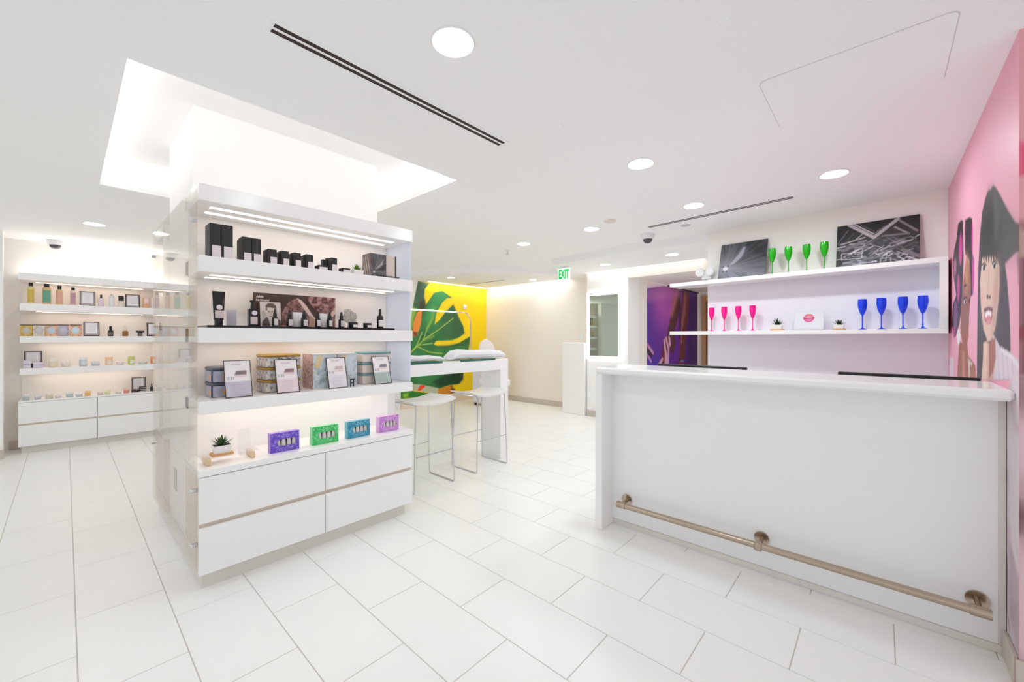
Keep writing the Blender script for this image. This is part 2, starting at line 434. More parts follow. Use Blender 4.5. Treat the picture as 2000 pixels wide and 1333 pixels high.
# baseboards
def bboard(name, a, b): m = MB(); m.box(a, b, ch=0.004); return struct(name, m, BASE)
bboard('baseboard_end', (6.18, 3.62, 0), (6.2, 6.4, 0.1))
bboard('baseboard_pillar', (5.80, JY, 0), (5.82, 3.613, 0.1))
bboard('baseboard_right', (2.40, YR, 0), (2.575, YR + 0.016, 0.105))
bboard('baseboard_near', (2.362, -1.8, 0), (2.38, YR + 0.012, 0.105))
bboard('baseboard_left', (-1.7, 6.915, 0), (-0.44, 6.93, 0.1))
bboard('baseboard_back', (-0.44, 7.4, 0), (-0.36, 7.42, 0.1))
m = MB(); m.box((4.06, 6.376, 0), (6.198, 6.397, 0.17), ch=0.004); struct('baseboard_leaf', m, mat('peach_baseboard', (240, 222, 204), 0.45, noise=0.02))
# low wall end beside the end wall
w = MB(); w.box((5.78, 3.64, 0), (6.2, 4.085, 1.205), ch=0.006); struct('wall_low', w, WALL)

# corridor door at the far end
d = MB(); d.box((9.0, 1.6, 0), (9.05, 2.8, 2.16)); dr = struct('door_1', d, mat('door_casing_wood', (214, 160, 110), 0.5, noise=0.06, scale=14))
d = MB(); d.box((8.97, 1.7, 0.01), (8.999, 2.7, 2.06), ch=0.004); obj('door_leaf', d, mat('door_walnut', (104, 66, 46), 0.45, noise=0.2, scale=18), dr)
d = MB(); d.cyl((8.93, 1.79, 1.0), (8.97, 1.79, 1.0), 0.02); obj('door_handle', d, STEEL, dr)

# ---- ceiling fittings
BARLAMP = emit('bar_downlight_glow', (240, 253, 255), DOWNLIGHT * 1.9)
def downlight(x, y, z, label, r=0.086, group='ceiling downlights', glow=None):
    t = thing('recessed_downlight', label, 'downlight', (x, y, z), 0, group)
    m = MB(); m.lathe([(r * 0.8, 0.006), (r * 0.82, -0.002), (r * 0.93, -0.006), (r, -0.002), (r, 0.0)], 32, cap=False); obj('trim_ring', m, WHITEP, t)
    m = MB(); m.lathe([(0.0005, -0.0015), (r * 0.81, -0.0012)], 32, cap=False); obj('lamp_lens', m, glow or LAMPE, t)
for (u, v, z, l) in [
    (885, 82, ZC, 'large round downlight in white ceiling beside the long double air slot'),
    (1251, 319.5, ZC, 'round downlight in the ceiling between round cover plate and bar counter'),
    (1629, 339.5, ZC, 'round downlight in ceiling closest to the pink mural wall'),
    (1355, 401.5, ZC, 'round downlight just in front of the short air slot'),
    (1155, 447.5, ZC, 'round downlight beside the beige ceiling disc'),
    (1023, 476.5, ZC, 'round downlight by the ceiling sprinkler head'),
    (184, 437.5, ZC, 'round downlight between the column cove and the dome camera by the wall shelves'),
    (1313, 497, ZL, 'downlight in lowered ceiling near the twin-headed emergency light'),
    (1182, 517, ZL, 'downlight in lowered ceiling above the lit mirror')]:
    p = onZ(u, v, z); downlight(p[0], p[1], z, l, glow=BARLAMP if u in (1251, 1629, 1355) else None)
for (u, v, l) in [(881, 542, 'dim downlight in curved ceiling over the leaf mural'), (1041, 546.5, 'dim downlight in curved ceiling beside the exit sign')]:
    p = onZ(u, v, ZL); downlight(p[0], p[1], ZL, l, 0.07)
for (x, y, l) in ((-0.9, 2.6, 'first'), (-0.8, 4.6, 'second')): downlight(x, y, ZC, l + ' added fill downlight over the aisle beside the display unit, outside the view')  # unseen lamps, added to brighten the floor and counter front
downlight(7.2, 2.2, 2.245, 'added unseen corridor lamp beyond the header lighting the purple mural', 0.08)  # lamp not in view, added only to light the corridor

def air_slot(a, b, wd, z, label):
    a = np.array(a); b = np.array(b); L = np.hypot(*(b - a)); rz = math.atan2(*(b - a)[::-1])
    t = thing('linear_air_diffuser', label, 'air vent', (*(a + b) / 2, z), rz)
    m = MB(); m.box((-L / 2 - 0.02, -wd / 2 - 0.012, -0.0035), (L / 2 + 0.02, wd / 2 + 0.012, 0.001), ch=0.001); obj('frame', m, CEIL, t)
    for s in (-1, 1):
        m = MB(); m.box((-L / 2, s * wd / 4 - wd * 0.14, -0.0045), (L / 2, s * wd / 4 + wd * 0.14, -0.003)); obj('slot', m, DKSLOT, t)
p, q = onZ(532.5, 52, ZC), onZ(980, 280.5, ZC)
air_slot(p[:2], q[:2], 0.07, ZC, 'long double-slot air diffuser in ceiling in front of the column')
p, q = onZ(1267, 443.5, ZC), onZ(1550, 384.5, ZC)
air_slot(p[:2], q[:2], 0.07, ZC, 'short double-slot air diffuser in ceiling above the bar shelves')
p, q = onZ(912, 556, ZL), onZ(985, 547, ZL)
air_slot(p[:2], q[:2], 0.05, ZL, 'thin air slot in the curved lower ceiling before the leaf mural')
def ceil_disc(u, v, z, r, label, m, name='ceiling_cover_plate'):
    p = onZ(u, v, z); k = MB(); k.lathe([(r, 0.0), (r, -0.004), (r * 0.94, -0.007), (0.001, -0.008)], 28, cap=False)
    o = obj(name, k, m, None, (p[0], p[1], z)); tag(o, label, 'ceiling cover', 'round ceiling cover plates')
ceil_disc(1086, 248, ZC, 0.042, 'white round cover plate flush in ceiling before the two middle downlights', CEIL)
ceil_disc(1192, 432, ZC, 0.06, 'beige round cover plate in ceiling beside a downlight', mat('beige_plate', (226, 216, 206), 0.6))
ceil_disc(1339, 440, ZC, 0.045, 'small grey cover plate in ceiling behind the short air slot', mat('grey_plate', (206, 202, 204), 0.6))
ceil_disc(1417, 43, ZC, 0.022, 'faint white cover plate in ceiling near the access hatch', CEIL)
# sprinkler
p = onZ(991, 489, ZC); t = thing('fire_sprinkler', 'small ceiling sprinkler head hanging beside a downlight', 'sprinkler', (p[0], p[1], ZC))
m = MB(); m.lathe([(0.04, 0), (0.04, -0.006), (0.02, -0.018), (0.001, -0.02)], 20, cap=False); obj('escutcheon', m, WHITEP, t)
m = MB(); m.cyl((0, 0, -0.018), (0, 0, -0.05), 0.008); m.lathe([(0.001, -0.05), (0.022, -0.05), (0.022, -0.054), (0.001, -0.054)], 16); obj('deflector', m, mat('pale_metal', (190, 190, 194), 0.4, 0.3), t)
# dome cameras
def dome(u, v, z, label):
    p = onZ(u, v, z); t = thing('dome_camera', label, 'camera', (p[0], p[1], z))
    m = MB(); m.lathe([(0.075, 0), (0.075, -0.03), (0.06, -0.055), (0.05, -0.056)], 28, cap=False); obj('housing', m, WHITEP, t)
    m = MB(); m.lathe([(0.05, -0.054), (0.046, -0.075), (0.03, -0.095), (0.001, -0.103)], 24, cap=False); obj('dome', m, mat('smoked_dome', (84, 82, 88), 0.15), t)
dome(1265, 458, ZC, 'dome camera with smoked lens hanging before the bar shelves')
dome(108, 470, ZC, 'dome camera hanging over the lit wall shelves of bottles and jars')
# access hatch: a thin joint around a flush panel
h0, h1 = onZ(1874, 20, ZC), onZ(1524, 250, ZC)
hx0, hx1, hy0, hy1 = 2.085, 2.622, -0.205, 0.41
t = thing('access_hatch', 'flush white access panel with rounded corners in ceiling', 'hatch', ((hx0 + hx1) / 2, (hy0 + hy1) / 2, ZC))
def rrect(hx, hy, r, n=6):
    out = []
    for cx, cy, a0 in ((hx - r, hy - r, 0), (-hx + r, hy - r, 90), (-hx + r, -hy + r, 180), (hx - r, -hy + r, 270)):
        for k in range(n + 1): a = math.radians(a0 + 90 * k / n); out.append((cx + r * math.cos(a), cy + r * math.sin(a)))
    return out
hx, hy = (hx1 - hx0) / 2, (hy1 - hy0) / 2
m = MB(); m.prism(rrect(hx, hy, 0.035), -0.0012, 0.0); obj('joint', m, mat('hatch_joint', (216, 210, 206), 0.8), t)
m = MB(); m.prism(rrect(hx - 0.0035, hy - 0.0035, 0.033), -0.0030, 0.0); obj('panel', m, CEIL, t)
# exit sign
a, b = onX(1091, 526, 5.0), onX(1113, 549, 5.0)
t = thing('exit_sign', 'green lettered exit sign hanging from the ceiling', 'sign', (5.0, (a[1] + b[1]) / 2, b[2]))
wd, ht = a[1] - b[1], a[2] - b[2]
m = MB(); m.box((-0.012, -wd / 2, 0), (0.012, wd / 2, ht), ch=0.003); obj('panel', m, emit('exit_panel_glow', (236, 252, 238), 0.68), t)
m = MB(); m.box((-0.03, -wd / 2, ht), (0.03, wd / 2, ZC - b[2]), ch=0.004); obj('canopy', m, WHITEP, t)
lettering('EXIT', 0.105, emit('exit_letter_glow', (20, 190, 80), 0.75), t, (-0.014, 0, ht * 0.52), (math.pi / 2, 0, -math.pi / 2), 0.0015, bold=0.0035).scale = (0.85, 1.75, 1)
# emergency light with two lamp heads
p = wallpt(1.79, 0.02, 1.98); t = thing('emergency_light', 'white emergency light with two round heads by the bar wall end', 'emergency light', p, RZ)
m = MB(); m.box((-0.05, -0.02, -0.05), (0.05, 0.03, 0.03), ch=0.008); obj('housing', m, WHITEP, t)
for s in (-1, 1):
    m = MB(); m.lathe([(0.028, 0), (0.045, 0.03), (0.045, 0.045), (0.035, 0.055), (0.001, 0.055)], 20, M=Matrix.Translation((s * 0.055, -0.02, 0.03)) @ Matrix.Rotation(math.radians(100), 4, 'X')); obj('lamp_head', m, WHITEP, t)
m = MB(); m.cyl((0, -0.012, -0.055), (0, -0.012, -0.075), 0.008); obj('indicator', m, mat('grey_metal', (120, 120, 124), 0.4, 0.6), t)
m = MB(); m.box((-0.02, 0.03, -0.08), (0.02, 0.05, 0.03)); obj('bracket', m, WHITEP, t)

# ---- backlit mirror on the pillar
a, b = onX(1153, 580, 5.82), onX(1209, 697, 5.82)
ym, zm, wm, hm = (a[1] + b[1]) / 2, b[2], a[1] - b[1], a[2] - b[2] + 0.01
t = thing('backlit_mirror', 'tall mirror with glowing white border on the pillar', 'mirror', (5.82, ym, zm))
bw = 0.055
m = MB()
for q in (((-0.03, -wm / 2 - bw, -bw), (-0.002, wm / 2 + bw, 0)), ((-0.03, -wm / 2 - bw, hm), (-0.002, wm / 2 + bw, hm + bw)), ((-0.03, -wm / 2 - bw, 0), (-0.002, -wm / 2, hm)), ((-0.03, wm / 2, 0), (-0.002, wm / 2 + bw, hm))): m.box(*q)
obj('lit_border', m, emit('mirror_border_glow', (255, 252, 250), 1.6), t)
m = MB(); m.box((-0.024, -wm / 2, 0), (-0.002, wm / 2, hm)); obj('mirror_glass', m, MIRROR, t)
# small wall plates
p = onX(1135, 657, 6.2); m = MB(); m.box((-0.012, -0.04, -0.06), (0, 0.04, 0.06), ch=0.004); o = obj('light_switch', m, WHITEP, None, (6.198, p[1], p[2])); tag(o, 'white switch plate on beige end wall above the low wall', 'switch')
p = onY(907, 600, 6.39); m = MB(); m.lathe([(0.05, 0), (0.05, 0.012), (0.04, 0.02), (0.001, 0.021)], 20, M=Matrix.Rotation(math.pi / 2, 4, 'X'), cap=False); o = obj('wall_sensor', m, WHITEP, None, (p[0], 6.384, p[2])); tag(o, 'round white sensor on the yellow part of the leaf mural', 'sensor')
# ================================================================== column and display unit around it
w = MB(); w.box((0.49, 2.90, 0), (1.63, 3.67, zt + 0.01)); struct('wall_column', w, WALL)
UX0, UX1, UY0 = 0.452, 1.714, 2.545          # display unit on the column, front at y = 2.545
S1, S2, S3, CT = 1.717, 1.349, 0.971, 0.622   # shelf heights
u_ = thing('display_unit', 'white lacquered product display unit with open shelves wrapped around the column', 'display shelf', (0, 0, 0))
m = MB(); m.box((0.47, 2.595, 0), (1.68, 2.90, 0.088)); m.box((0.47, 3.67, 0), (1.68, 3.99, 0.088)); m.box((0.47, 2.9, 0), (0.488, 3.67, 0.088)); obj('plinth', m, PLINTH, u_)
m = MB(); m.box((UX0 + 0.004, UY0 + 0.022, 0.09), (UX1 - 0.004, 2.90, 0.585)); obj('carcass', m, GAP, u_)
m = MB(); m.box((UX0 + 0.004, 3.67, 0.09), (UX1 - 0.004, 4.03, 0.585)); obj('carcass', m, GAP, u_)
for (xa, xb) in ((UX0, 1.081), (1.085, UX1)):
    for (za, zb) in ((0.09, 0.327), (0.351, 0.584)):
        m = MB(); m.box((xa, UY0, za), (xb, UY0 + 0.02, zb), ch=0.0015); obj('drawer_front', m, LACQ, u_)
m = MB(); m.box((UX0 - 0.002, UY0 - 0.002, 0.588), (UX1 + 0.002, 2.90, CT), ch=0.002); obj('counter_top', m, GLOSSW, u_)
m = MB(); m.box((UX0, 3.67, 0.588), (UX1, 4.032, CT), ch=0.002); obj('counter_top', m, GLOSSW, u_)
for z0, z1 in ((1.634, S1), (1.272, S2), (0.906, S3)):
    m = MB(); m.box((UX0, UY0, z0), (UX1, 2.90, z1), ch=0.002); obj('shelf', m, LACQ, u_)
    m = MB(); m.box((UX0, 3.67, z0), (UX1, 4.03, z1), ch=0.002); obj('shelf', m, LACQ, u_)
m = MB(); m.box((UX0, UY0, 1.997), (UX1, 2.90, 2.083), ch=0.002); obj('top_canopy', m, LACQ, u_)
m = MB(); m.box((UX0, 3.67, 1.997), (UX1, 4.03, 2.083), ch=0.002); obj('top_canopy', m, LACQ, u_)
# back panels of the niches and end stiles
m = MB(); m.box((0.455, 2.885, CT), (1.712, 2.899, 1.998)); obj('back_panel', m, WALL, u_)
m = MB(); m.box((0.455, 3.671, CT), (1.712, 3.685, 1.998)); obj('back_panel', m, WALL, u_)
m = MB(); m.box((0.452, 2.80, CT), (0.462, 2.885, 1.998)); obj('end_stile', m, WALL, u_)
m = MB(); m.box((1.700, 2.56, S2), (1.708, 2.885, S1 - 0.08)); m.box((1.700, 2.56, S1), (1.708, 2.885, 1.998)); m.box((1.700, 2.56, S3), (1.708, 2.885, S2 - 0.077)); obj('end_panel', m, frosted('frosted_end_panel', (240, 244, 252)), u_)
m = MB(); m.box((0.4405, 2.556, 0.105), (0.4485, 4.04, 2.075), ch=0.001); obj('side_glass', m, sheet('side_glass', (253, 252, 250), ior=1.5, gain=0.7), u_)
for y, z in ((2.60, 0.515), (2.60, 0.235), (4.0, 0.515), (4.0, 1.9), (2.60, 1.9)):
    m = MB(); m.cyl((0.452, y, z), (0.428, y, z), 0.011, 14); obj('glass_standoff', m, CHROME, u_)
m = MB(); m.box((0.484, 3.40, 0.295), (0.4895, 3.48, 0.435), ch=0.001); obj('side_grille', m, mat('grey_grille', (170, 166, 160), 0.5), u_)
# light strips under canopy and shelves (two thin lines each)
for zz, mm in ((1.997, STRIPE), (1.634, WSTRIPE), (1.272, WSTRIPE), (0.906, STRIPE)):
    for y in (2.665, 2.79):
        m = MB(); m.box((UX0 + 0.07, y - 0.018, zz - 0.0012), (UX1 - 0.09, y + 0.018, zz + 0.004)); obj('light_strip', m, mm, u_)

S1 += 0.0006; S2 += 0.0002; S3 += 0.0006; CT += 0.0006      # goods stand a hair above the boards

# ================================================================== bar counter
b_ = thing('bar_counter', 'long white waterfall bar counter with a steel foot rail', 'counter', (0, 0, 0))
KX = 2.43; KT = 1.097; KB = 2.84
m = MB(); m.box((KX, YR + 0.003, KT - 0.045), (KB, 1.444, KT), ch=0.012); obj('counter_top', m, GLOSSW, b_)
m = MB(); m.box((KX, 1.393, 0.0), (KB, 1.444, KT - 0.045), ch=0.003); obj('waterfall_leg', m, GLOSSW, b_)
m = MB(); m.box((2.585, YR + 0.025, 0.035), (2.60, 1.393, KT - 0.045)); m.box((2.60, YR + 0.004, 0.0), (2.66, 1.393, KT - 0.045)); obj('front_panel', m, mat('white_back_painted_glass', (246, 246, 247), 0.12, noise=0.006, scale=2), b_)
m = MB(); m.box((2.578, YR + 0.004, 0.0), (2.60, 1.393, 0.034), ch=0.003); m.box((2.582, YR + 0.004, 0.034), (2.60, YR + 0.0245, KT - 0.045), ch=0.002); obj('edge_strip', m, PLINTH, b_)
fr = MB(); fr.cyl((2.50, 1.27, 0.178), (2.50, -0.275, 0.184), 0.0175, 20); obj('foot_rail', fr, STEEL, b_)
for y, z in ((1.287, 0.178), (0.489, 0.181), (-0.297, 0.184)):
    q = MB()
    q.cyl((2.584, y, z + 0.012), (2.574, y, z + 0.012), 0.036, 24); q.cyl((2.575, y, z + 0.006), (2.515, y, z), 0.010, 12)
    if y == 0.489: q.box((2.477, y - 0.018, z - 0.022), (2.523, y + 0.018, z + 0.022), ch=0.006)
    else: q.cyl((2.50, y - 0.03, z), (2.50, y + 0.03, z), 0.0215, 20)
    obj('rail_bracket', q, STEEL, b_)

t = thing('staff_desk', 'white work desk behind the bar counter carrying the monitors', 'desk', (0, 0, 0))
m = MB(); m.box((2.845, YR + 0.01, 0.70), (3.42, 1.393, 0.74), ch=0.003); obj('desk_top', m, GLOSSW, t)
for y in (YR + 0.02, 1.353):
    m = MB(); m.box((2.86, y, 0), (3.40, y + 0.03, 0.70)); obj('side_panel', m, LACQ, t)
# monitors whose top edges show above the counter
def monitor(y0, y1, label):
    yc = (y0 + y1) / 2; wd = y1 - y0
    t = thing('computer_monitor', label, 'monitor', (2.97, yc, 0.74))
    m = MB(); m.box((-0.02, -wd / 2, 0.06), (0.015, wd / 2, 0.364), ch=0.004); obj('display', m, BLACK, t)
    m = MB(); m.box((0.015, -wd / 2 + 0.012, 0.072), (0.0165, wd / 2 - 0.012, 0.35)); obj('screen', m, mat('dark_screen', (18, 20, 24), 0.1), t)
    m = MB(); m.box((-0.045, -0.03, 0.02), (-0.02, 0.03, 0.22), ch=0.003); obj('neck', m, BLACK, t)
    m = MB(); m.box((-0.11, -0.11, 0), (0.05, 0.11, 0.012), ch=0.003); m.box((-0.045, -0.03, 0.012), (-0.02, 0.03, 0.03)); obj('base', m, BLACK, t)
monitor(-0.352, 0.184, 'black monitor top showing above the bar counter beside the pink mural')
monitor(0.645, 1.225, 'black monitor top showing above the bar counter in front of the purple mural')

# ================================================================== bar shelves
SD, BT0, BT1, BL0, BL1 = 0.25, 1.850, 1.890, 1.325, 1.363
s_ = thing('bar_shelf', 'white wall shelf box above the bar with two long boards', 'shelf', (0, 0, 0))
m = MB(); wbox(m, 0.0, 2.10, 0.0, SD, BT0, BT1, 0.002); obj('top_board', m, LACQ, s_)
m = MB(); wbox(m, 0.0, 2.10, 0.0, SD, BL0, BL1, 0.002); obj('lower_board', m, LACQ, s_)
m = MB(); wbox(m, 0.0, 0.045, 0.0, SD, BL1, BT0, 0.002); obj('end_board', m, LACQ, s_)
m = MB(); wbox(m, 0.045, 1.78, 0.001, 0.010, BL1, BT0); obj('back_panel', m, LILAC, s_)
m = MB(); wbox(m, 0.0, 1.785, 0.001, 0.008, 0.0, BL0); o = obj('wall_panel', m, LILAC); tag(o, 'white back panel tinted lilac on wall below the bar shelves', 'wall panel')

BT1 += 0.0006; BL1 += 0.0006

# ================================================================== wall shelving at the back left
LX0, LX1, LYF = -0.352, 0.835, 7.05
LA, LB, LC, LT = 1.679, 1.311, 0.950, 0.588
l_ = thing('wall_shelving', 'white wall unit with lit shelves of skincare above drawers', 'display shelf', (0, 0, 0))
m = MB(); m.box((LX0 + 0.02, 7.10, 0), (LX1 - 0.02, 7.419, 0.078)); obj('plinth', m, PLINTH, l_)
m = MB(); m.box((LX0 + 0.004, LYF + 0.02, 0.08), (LX1 - 0.004, 7.419, 0.568)); obj('carcass', m, GAP, l_)
for xa, xb in ((LX0, 0.260), (0.264, LX1)):
    for za, zb in ((0.08, 0.316), (0.336, 0.568)):
        m = MB(); m.box((xa, LYF, za), (xb, LYF + 0.02, zb), ch=0.0015); obj('drawer_front', m, LACQ, l_)
m = MB(); m.box((LX0, LYF - 0.002, 0.571), (LX1, 7.419, LT), ch=0.002); obj('counter_top', m, GLOSSW, l_)
for z0, z1 in ((1.598, LA), (1.237, LB), (0.878, LC)):
    m = MB(); m.box((LX0 + 0.01, LYF, z0), (LX1 - 0.03, 7.419, z1), ch=0.002); obj('shelf', m, LACQ, l_)
m = MB(); m.box((LX0, LYF, 1.939), (LX1, 7.419, 2.02), ch=0.002); obj('top_canopy', m, LACQ, l_)
m = MB(); m.box((LX1 - 0.03, LYF + 0.03, LT), (LX1, 7.419, 1.939), ch=0.002); obj('end_board', m, LACQ, l_)
m = MB(); m.box((LX0 + 0.01, 7.405, LT), (LX1 - 0.03, 7.419, 1.939)); obj('back_panel', m, CREAM, l_)
for zz in (1.939, 1.598, 1.237, 0.878):
    m = MB(); m.box((LX0 + 0.12, 7.28, zz - 0.0015), (LX1 - 0.14, 7.33, zz + 0.004)); obj('light_strip', m, WSTRIPE, l_)
m = MB(); m.box((LX0 + 0.05, 7.33, 2.022), (LX1 + 0.3, 7.35, 2.034)); obj('uplight_strip', m, emit('uplight_glow', (255, 250, 242), 15.0), l_)

LA += 0.0006; LB += 0.0006; LC += 0.0006; LT += 0.0006

# ================================================================== manicure bar, stools and things behind
k_ = thing('manicure_bar', 'narrow white high bar with legs, in front of the leaf mural', 'table', (0, 0, 0))
m = MB(); m.box((1.76, 3.0, 0.955), (3.236, 3.30, 1.071), ch=0.002); obj('bar_top', m, GLOSSW, k_)
m = MB(); m.box((3.115, 3.0, 0), (3.236, 3.30, 0.955), ch=0.002); obj('leg', m, GLOSSW, k_)
m = MB(); m.box((1.76, 3.0, 0), (1.85, 3.30, 0.955), ch=0.002); obj('leg', m, GLOSSW, k_)
def glass_inset(u0, u1, label):
    x0, x1 = onY(u0, 705, 3.0)[0], onY(u1, 705, 3.0)[0]
    t = thing('glass_plate', label, 'glass plate', ((x0 + x1) / 2, 3.10, 1.0715))
    m = MB(); m.box((-(x1 - x0) / 2, -0.095, 0), ((x1 - x0) / 2, 0.10, 0.008)); obj('plate', m, ACRYL, t)
    m = MB(); m.box((-(x1 - x0) / 2, -0.104, -0.010), ((x1 - x0) / 2, -0.1005, 0.009)); m.box((-(x1 - x0) / 2, -0.1005, 0.0), ((x1 - x0) / 2, -0.0955, 0.009)); obj('polished_edge', m, GGREEN, t)
glass_inset(790, 864, 'green-edged glass plate under the towel next to the display unit')
glass_inset(899, 967, 'green-edged glass plate under the rolled towel at the open end of the bar')
TOWEL = mat('white_towel', (240, 240, 243), 0.9, noise=0.03, scale=60, bump=0.35)
def towel(u0, u1, label, h):
    x0, x1 = onY(u0, 705, 3.06)[0], onY(u1, 705, 3.06)[0]; W = x1 - x0
    m = MB(); n = 14; prof = []
    pts = []
    for i in range(n + 1):
        s = i / n; hh = h * (0.42 + 0.58 * min(1, s / 0.10, (1 - s) / 0.06 + 0.15) ** 0.5) * (1 - 0.22 * s if h > 0.07 else 1 - 0.35 * s * s) + 0.003 * math.sin(11 * s)
        for k in range(12):
            a = 2 * math.pi * k / 12; pts.append((x0 + W * s, 3.115 + 0.085 * math.cos(a), 1.0815 + hh / 2 + hh / 2 * math.copysign(abs(math.sin(a)) ** 0.7, math.sin(a))))
    fs = [(i * 12 + k, i * 12 + (k + 1) % 12, (i + 1) * 12 + (k + 1) % 12, (i + 1) * 12 + k) for i in range(n) for k in range(12)] + [tuple(range(12)), tuple(n * 12 + k for k in range(12))]
    m.add(pts, fs, 0, True); o = obj('folded_towel', m, TOWEL); tag(o, label, 'towel', 'white towels on the manicure bar')
towel(786, 866, 'folded white towel on the bar next to the display unit', 0.058)
towel(884, 984, 'thick rolled white towel at the open end of the bar', 0.098)
# led task lamp
a, b, c = onY(890, 610, 3.25), onY(921, 690, 3.25), onY(790, 598.5, 3.25)
t = thing('task_lamp', 'slim chrome lamp arm with glowing led bar above the manicure bar', 'lamp', (b[0], 3.25, 1.0715))
m = MB(); m.lathe([(0.03, 0.008), (0.03, 0.016), (0.012, 0.03), (0.006, 0.04)], 20, o=(0.0, 0.01, -0.008)); obj('base', m, BLACK, t)
ax, az = a[0] - b[0], a[2] - 1.0715
m = MB(); m.tube([(0.0, 0.01, 0.03), (0.0, 0.01, 0.15), (-0.005, 0.01, az - 0.14), (-0.02, 0.005, az - 0.05), (-0.06, 0, az - 0.012), (-0.10, 0, az), (ax, 0, az + 0.002)], 0.0065, 10); obj('arm', m, mat('rose_chrome', (222, 196, 188), 0.2, 0.8), t)
m = MB(); m.box((c[0] - b[0], -0.012, az - 0.004), (ax, 0.012, az + 0.007), ch=0.003); obj('led_bar', m, emit('led_bar_glow', (225, 240, 255), 1.8), t)
bpy.context.view_layer.update()
# stools
def stool():
    t = thing('bar_stool', 'white saddle-seat bar stool with chrome sled legs, next to the display unit', 'stool', (2.14, 3.025, 0), 0, 'bar stools at the manicure bar')
    n = 12; vs = []; fs = []
    for j in range(n + 1):
        for i in range(n + 1):
            a = i / n * 2 - 1; b = j / n * 2 - 1
            z = 0.735 + 0.028 * a * a + 0.006 * (1 - b * b) - 0.012 * max(0, -b - 0.6)
            vs.append((a * 0.225, b * 0.195, z))
    o = len(vs); vs += [(x * 0.97, y * 0.97, z - 0.016) for x, y, z in vs]
    g = lambda i, j: j * (n + 1) + i
    for j in range(n):
        for i in range(n):
            q = (g(i, j), g(i + 1, j), g(i + 1, j + 1), g(i, j + 1)); fs += [q, tuple(o + k for k in q[::-1])]
    for i in range(n):
        for p, q in (((i, 0), (i + 1, 0)), ((i, n), (i + 1, n)), ((0, i), (0, i + 1)), ((n, i), (n, i + 1))):
            fs.append((g(*p), g(*q), o + g(*q), o + g(*p)))
    m = MB(); m.add(vs, fs, 0, True); obj('seat', m, mat('stool_seat_white', (238, 236, 234), 0.35), t)
    for s in (-1, 1):
        m = MB()
        m.tube([(s * 0.185, 0.0, 0.728), (s * 0.185, -0.15, 0.728), (s * 0.186, -0.166, 0.72), (s * 0.187, -0.17, 0.70), (s * 0.21, -0.185, 0.03), (s * 0.21, -0.183, 0.011), (s * 0.21, -0.165, 0.007), (s * 0.21, 0.165, 0.007), (s * 0.21, 0.183, 0.011), (s * 0.21, 0.185, 0.03), (s * 0.187, 0.17, 0.70), (s * 0.186, 0.166, 0.72), (s * 0.185, 0.15, 0.728), (s * 0.185, 0.0, 0.728)], 0.0062, 8)
        obj('sled_leg', m, CHROME, t)
    for y, z in ((-0.1795, 0.30), (0.1795, 0.30)):
        m = MB(); m.cyl((-0.20, y, z), (0.20, y, z), 0.005, 8); obj('foot_bar', m, CHROME, t)
    for y in (-0.12, 0.12):
        m = MB(); m.cyl((-0.185, y, 0.726), (0.185, y, 0.726), 0.0055, 8); obj('seat_rail', m, CHROME, t)
    return t
st0 = stool()
copy_tree(st0, (2.841, 3.03, 0), 0, 'white saddle-seat bar stool with chrome sled legs, at the open end of the bar')
# salon chair and white console standing before the leaf mural
YCH = 4.85; p = onY(950, 684, YCH)
t = thing('salon_chair', 'white salon chair with rounded blush back behind the manicure bar', 'chair', (p[0], YCH, 0))
zc = p[2]; sh = mat('blush_shell', (246, 234, 234), 0.35)
m = MB(); m.lathe([(0.001, -0.02), (0.13, -0.012), (0.172, 0.0), (0.178, 0.014), (0.168, 0.03), (0.001, 0.04)], 28, M=Matrix.Translation((0, 0.0, zc)) @ Matrix.Rotation(math.radians(80), 4, 'X') @ Matrix.Diagonal((1.0, 1.0, 1.0, 1.0))); obj('backrest', m, sh, t)
m = MB(); m.box((-0.045, -0.075, zc - 0.05), (0.045, -0.045, zc - 0.025), ch=0.006); obj('back_clip', m, BLACK, t)
m = MB(); m.box((0.0, -0.2, zc - 0.62), (0.4, 0.2, zc - 0.5), ch=0.03); m.box((0.0, 0.0, zc - 0.58), (0.05, 0.035, zc - 0.12), ch=0.006); obj('seat', m, sh, t)
m = MB(); m.lathe([(0.17, 0), (0.17, 0.02), (0.05, 0.05), (0.04, zc - 0.6), (0.001, zc - 0.6)], 24, o=(0.2, 0.0, 0)); obj('pedestal_base', m, CHROME, t)
x0 = onY(921, 700, 5.82)[0]; x1 = x0 + 0.62
t = thing('white_console', 'white console cabinet with rounded edges on dark feet in front of the leaf mural', 'cabinet', ((x0 + x1) / 2, 5.67, 0)); hw = (x1 - x0) / 2
m = MB(); m.box((-hw, -0.15, 0.05), (hw, 0.15, 0.98), ch=0.035); obj('body', m, LILAC, t)
m = MB(); m.box((-hw + 0.05, -0.158, 0.12), (hw - 0.05, -0.15, 0.9), ch=0.003); obj('door_panel', m, LACQ, t)
for sx in (-1, 1):
    for sy in (-1, 1):
        m = MB(); m.lathe([(0.022, 0), (0.026, 0.052)], 14, o=(sx * (hw - 0.06), sy * 0.1, 0)); obj('foot', m, mat('dark_caster', (92, 70, 64), 0.5), t)

# ================================================================== murals
def W_(z): return lambda X, Y, s, x0, y0: (x0 + X / s, y0 + Y / s)
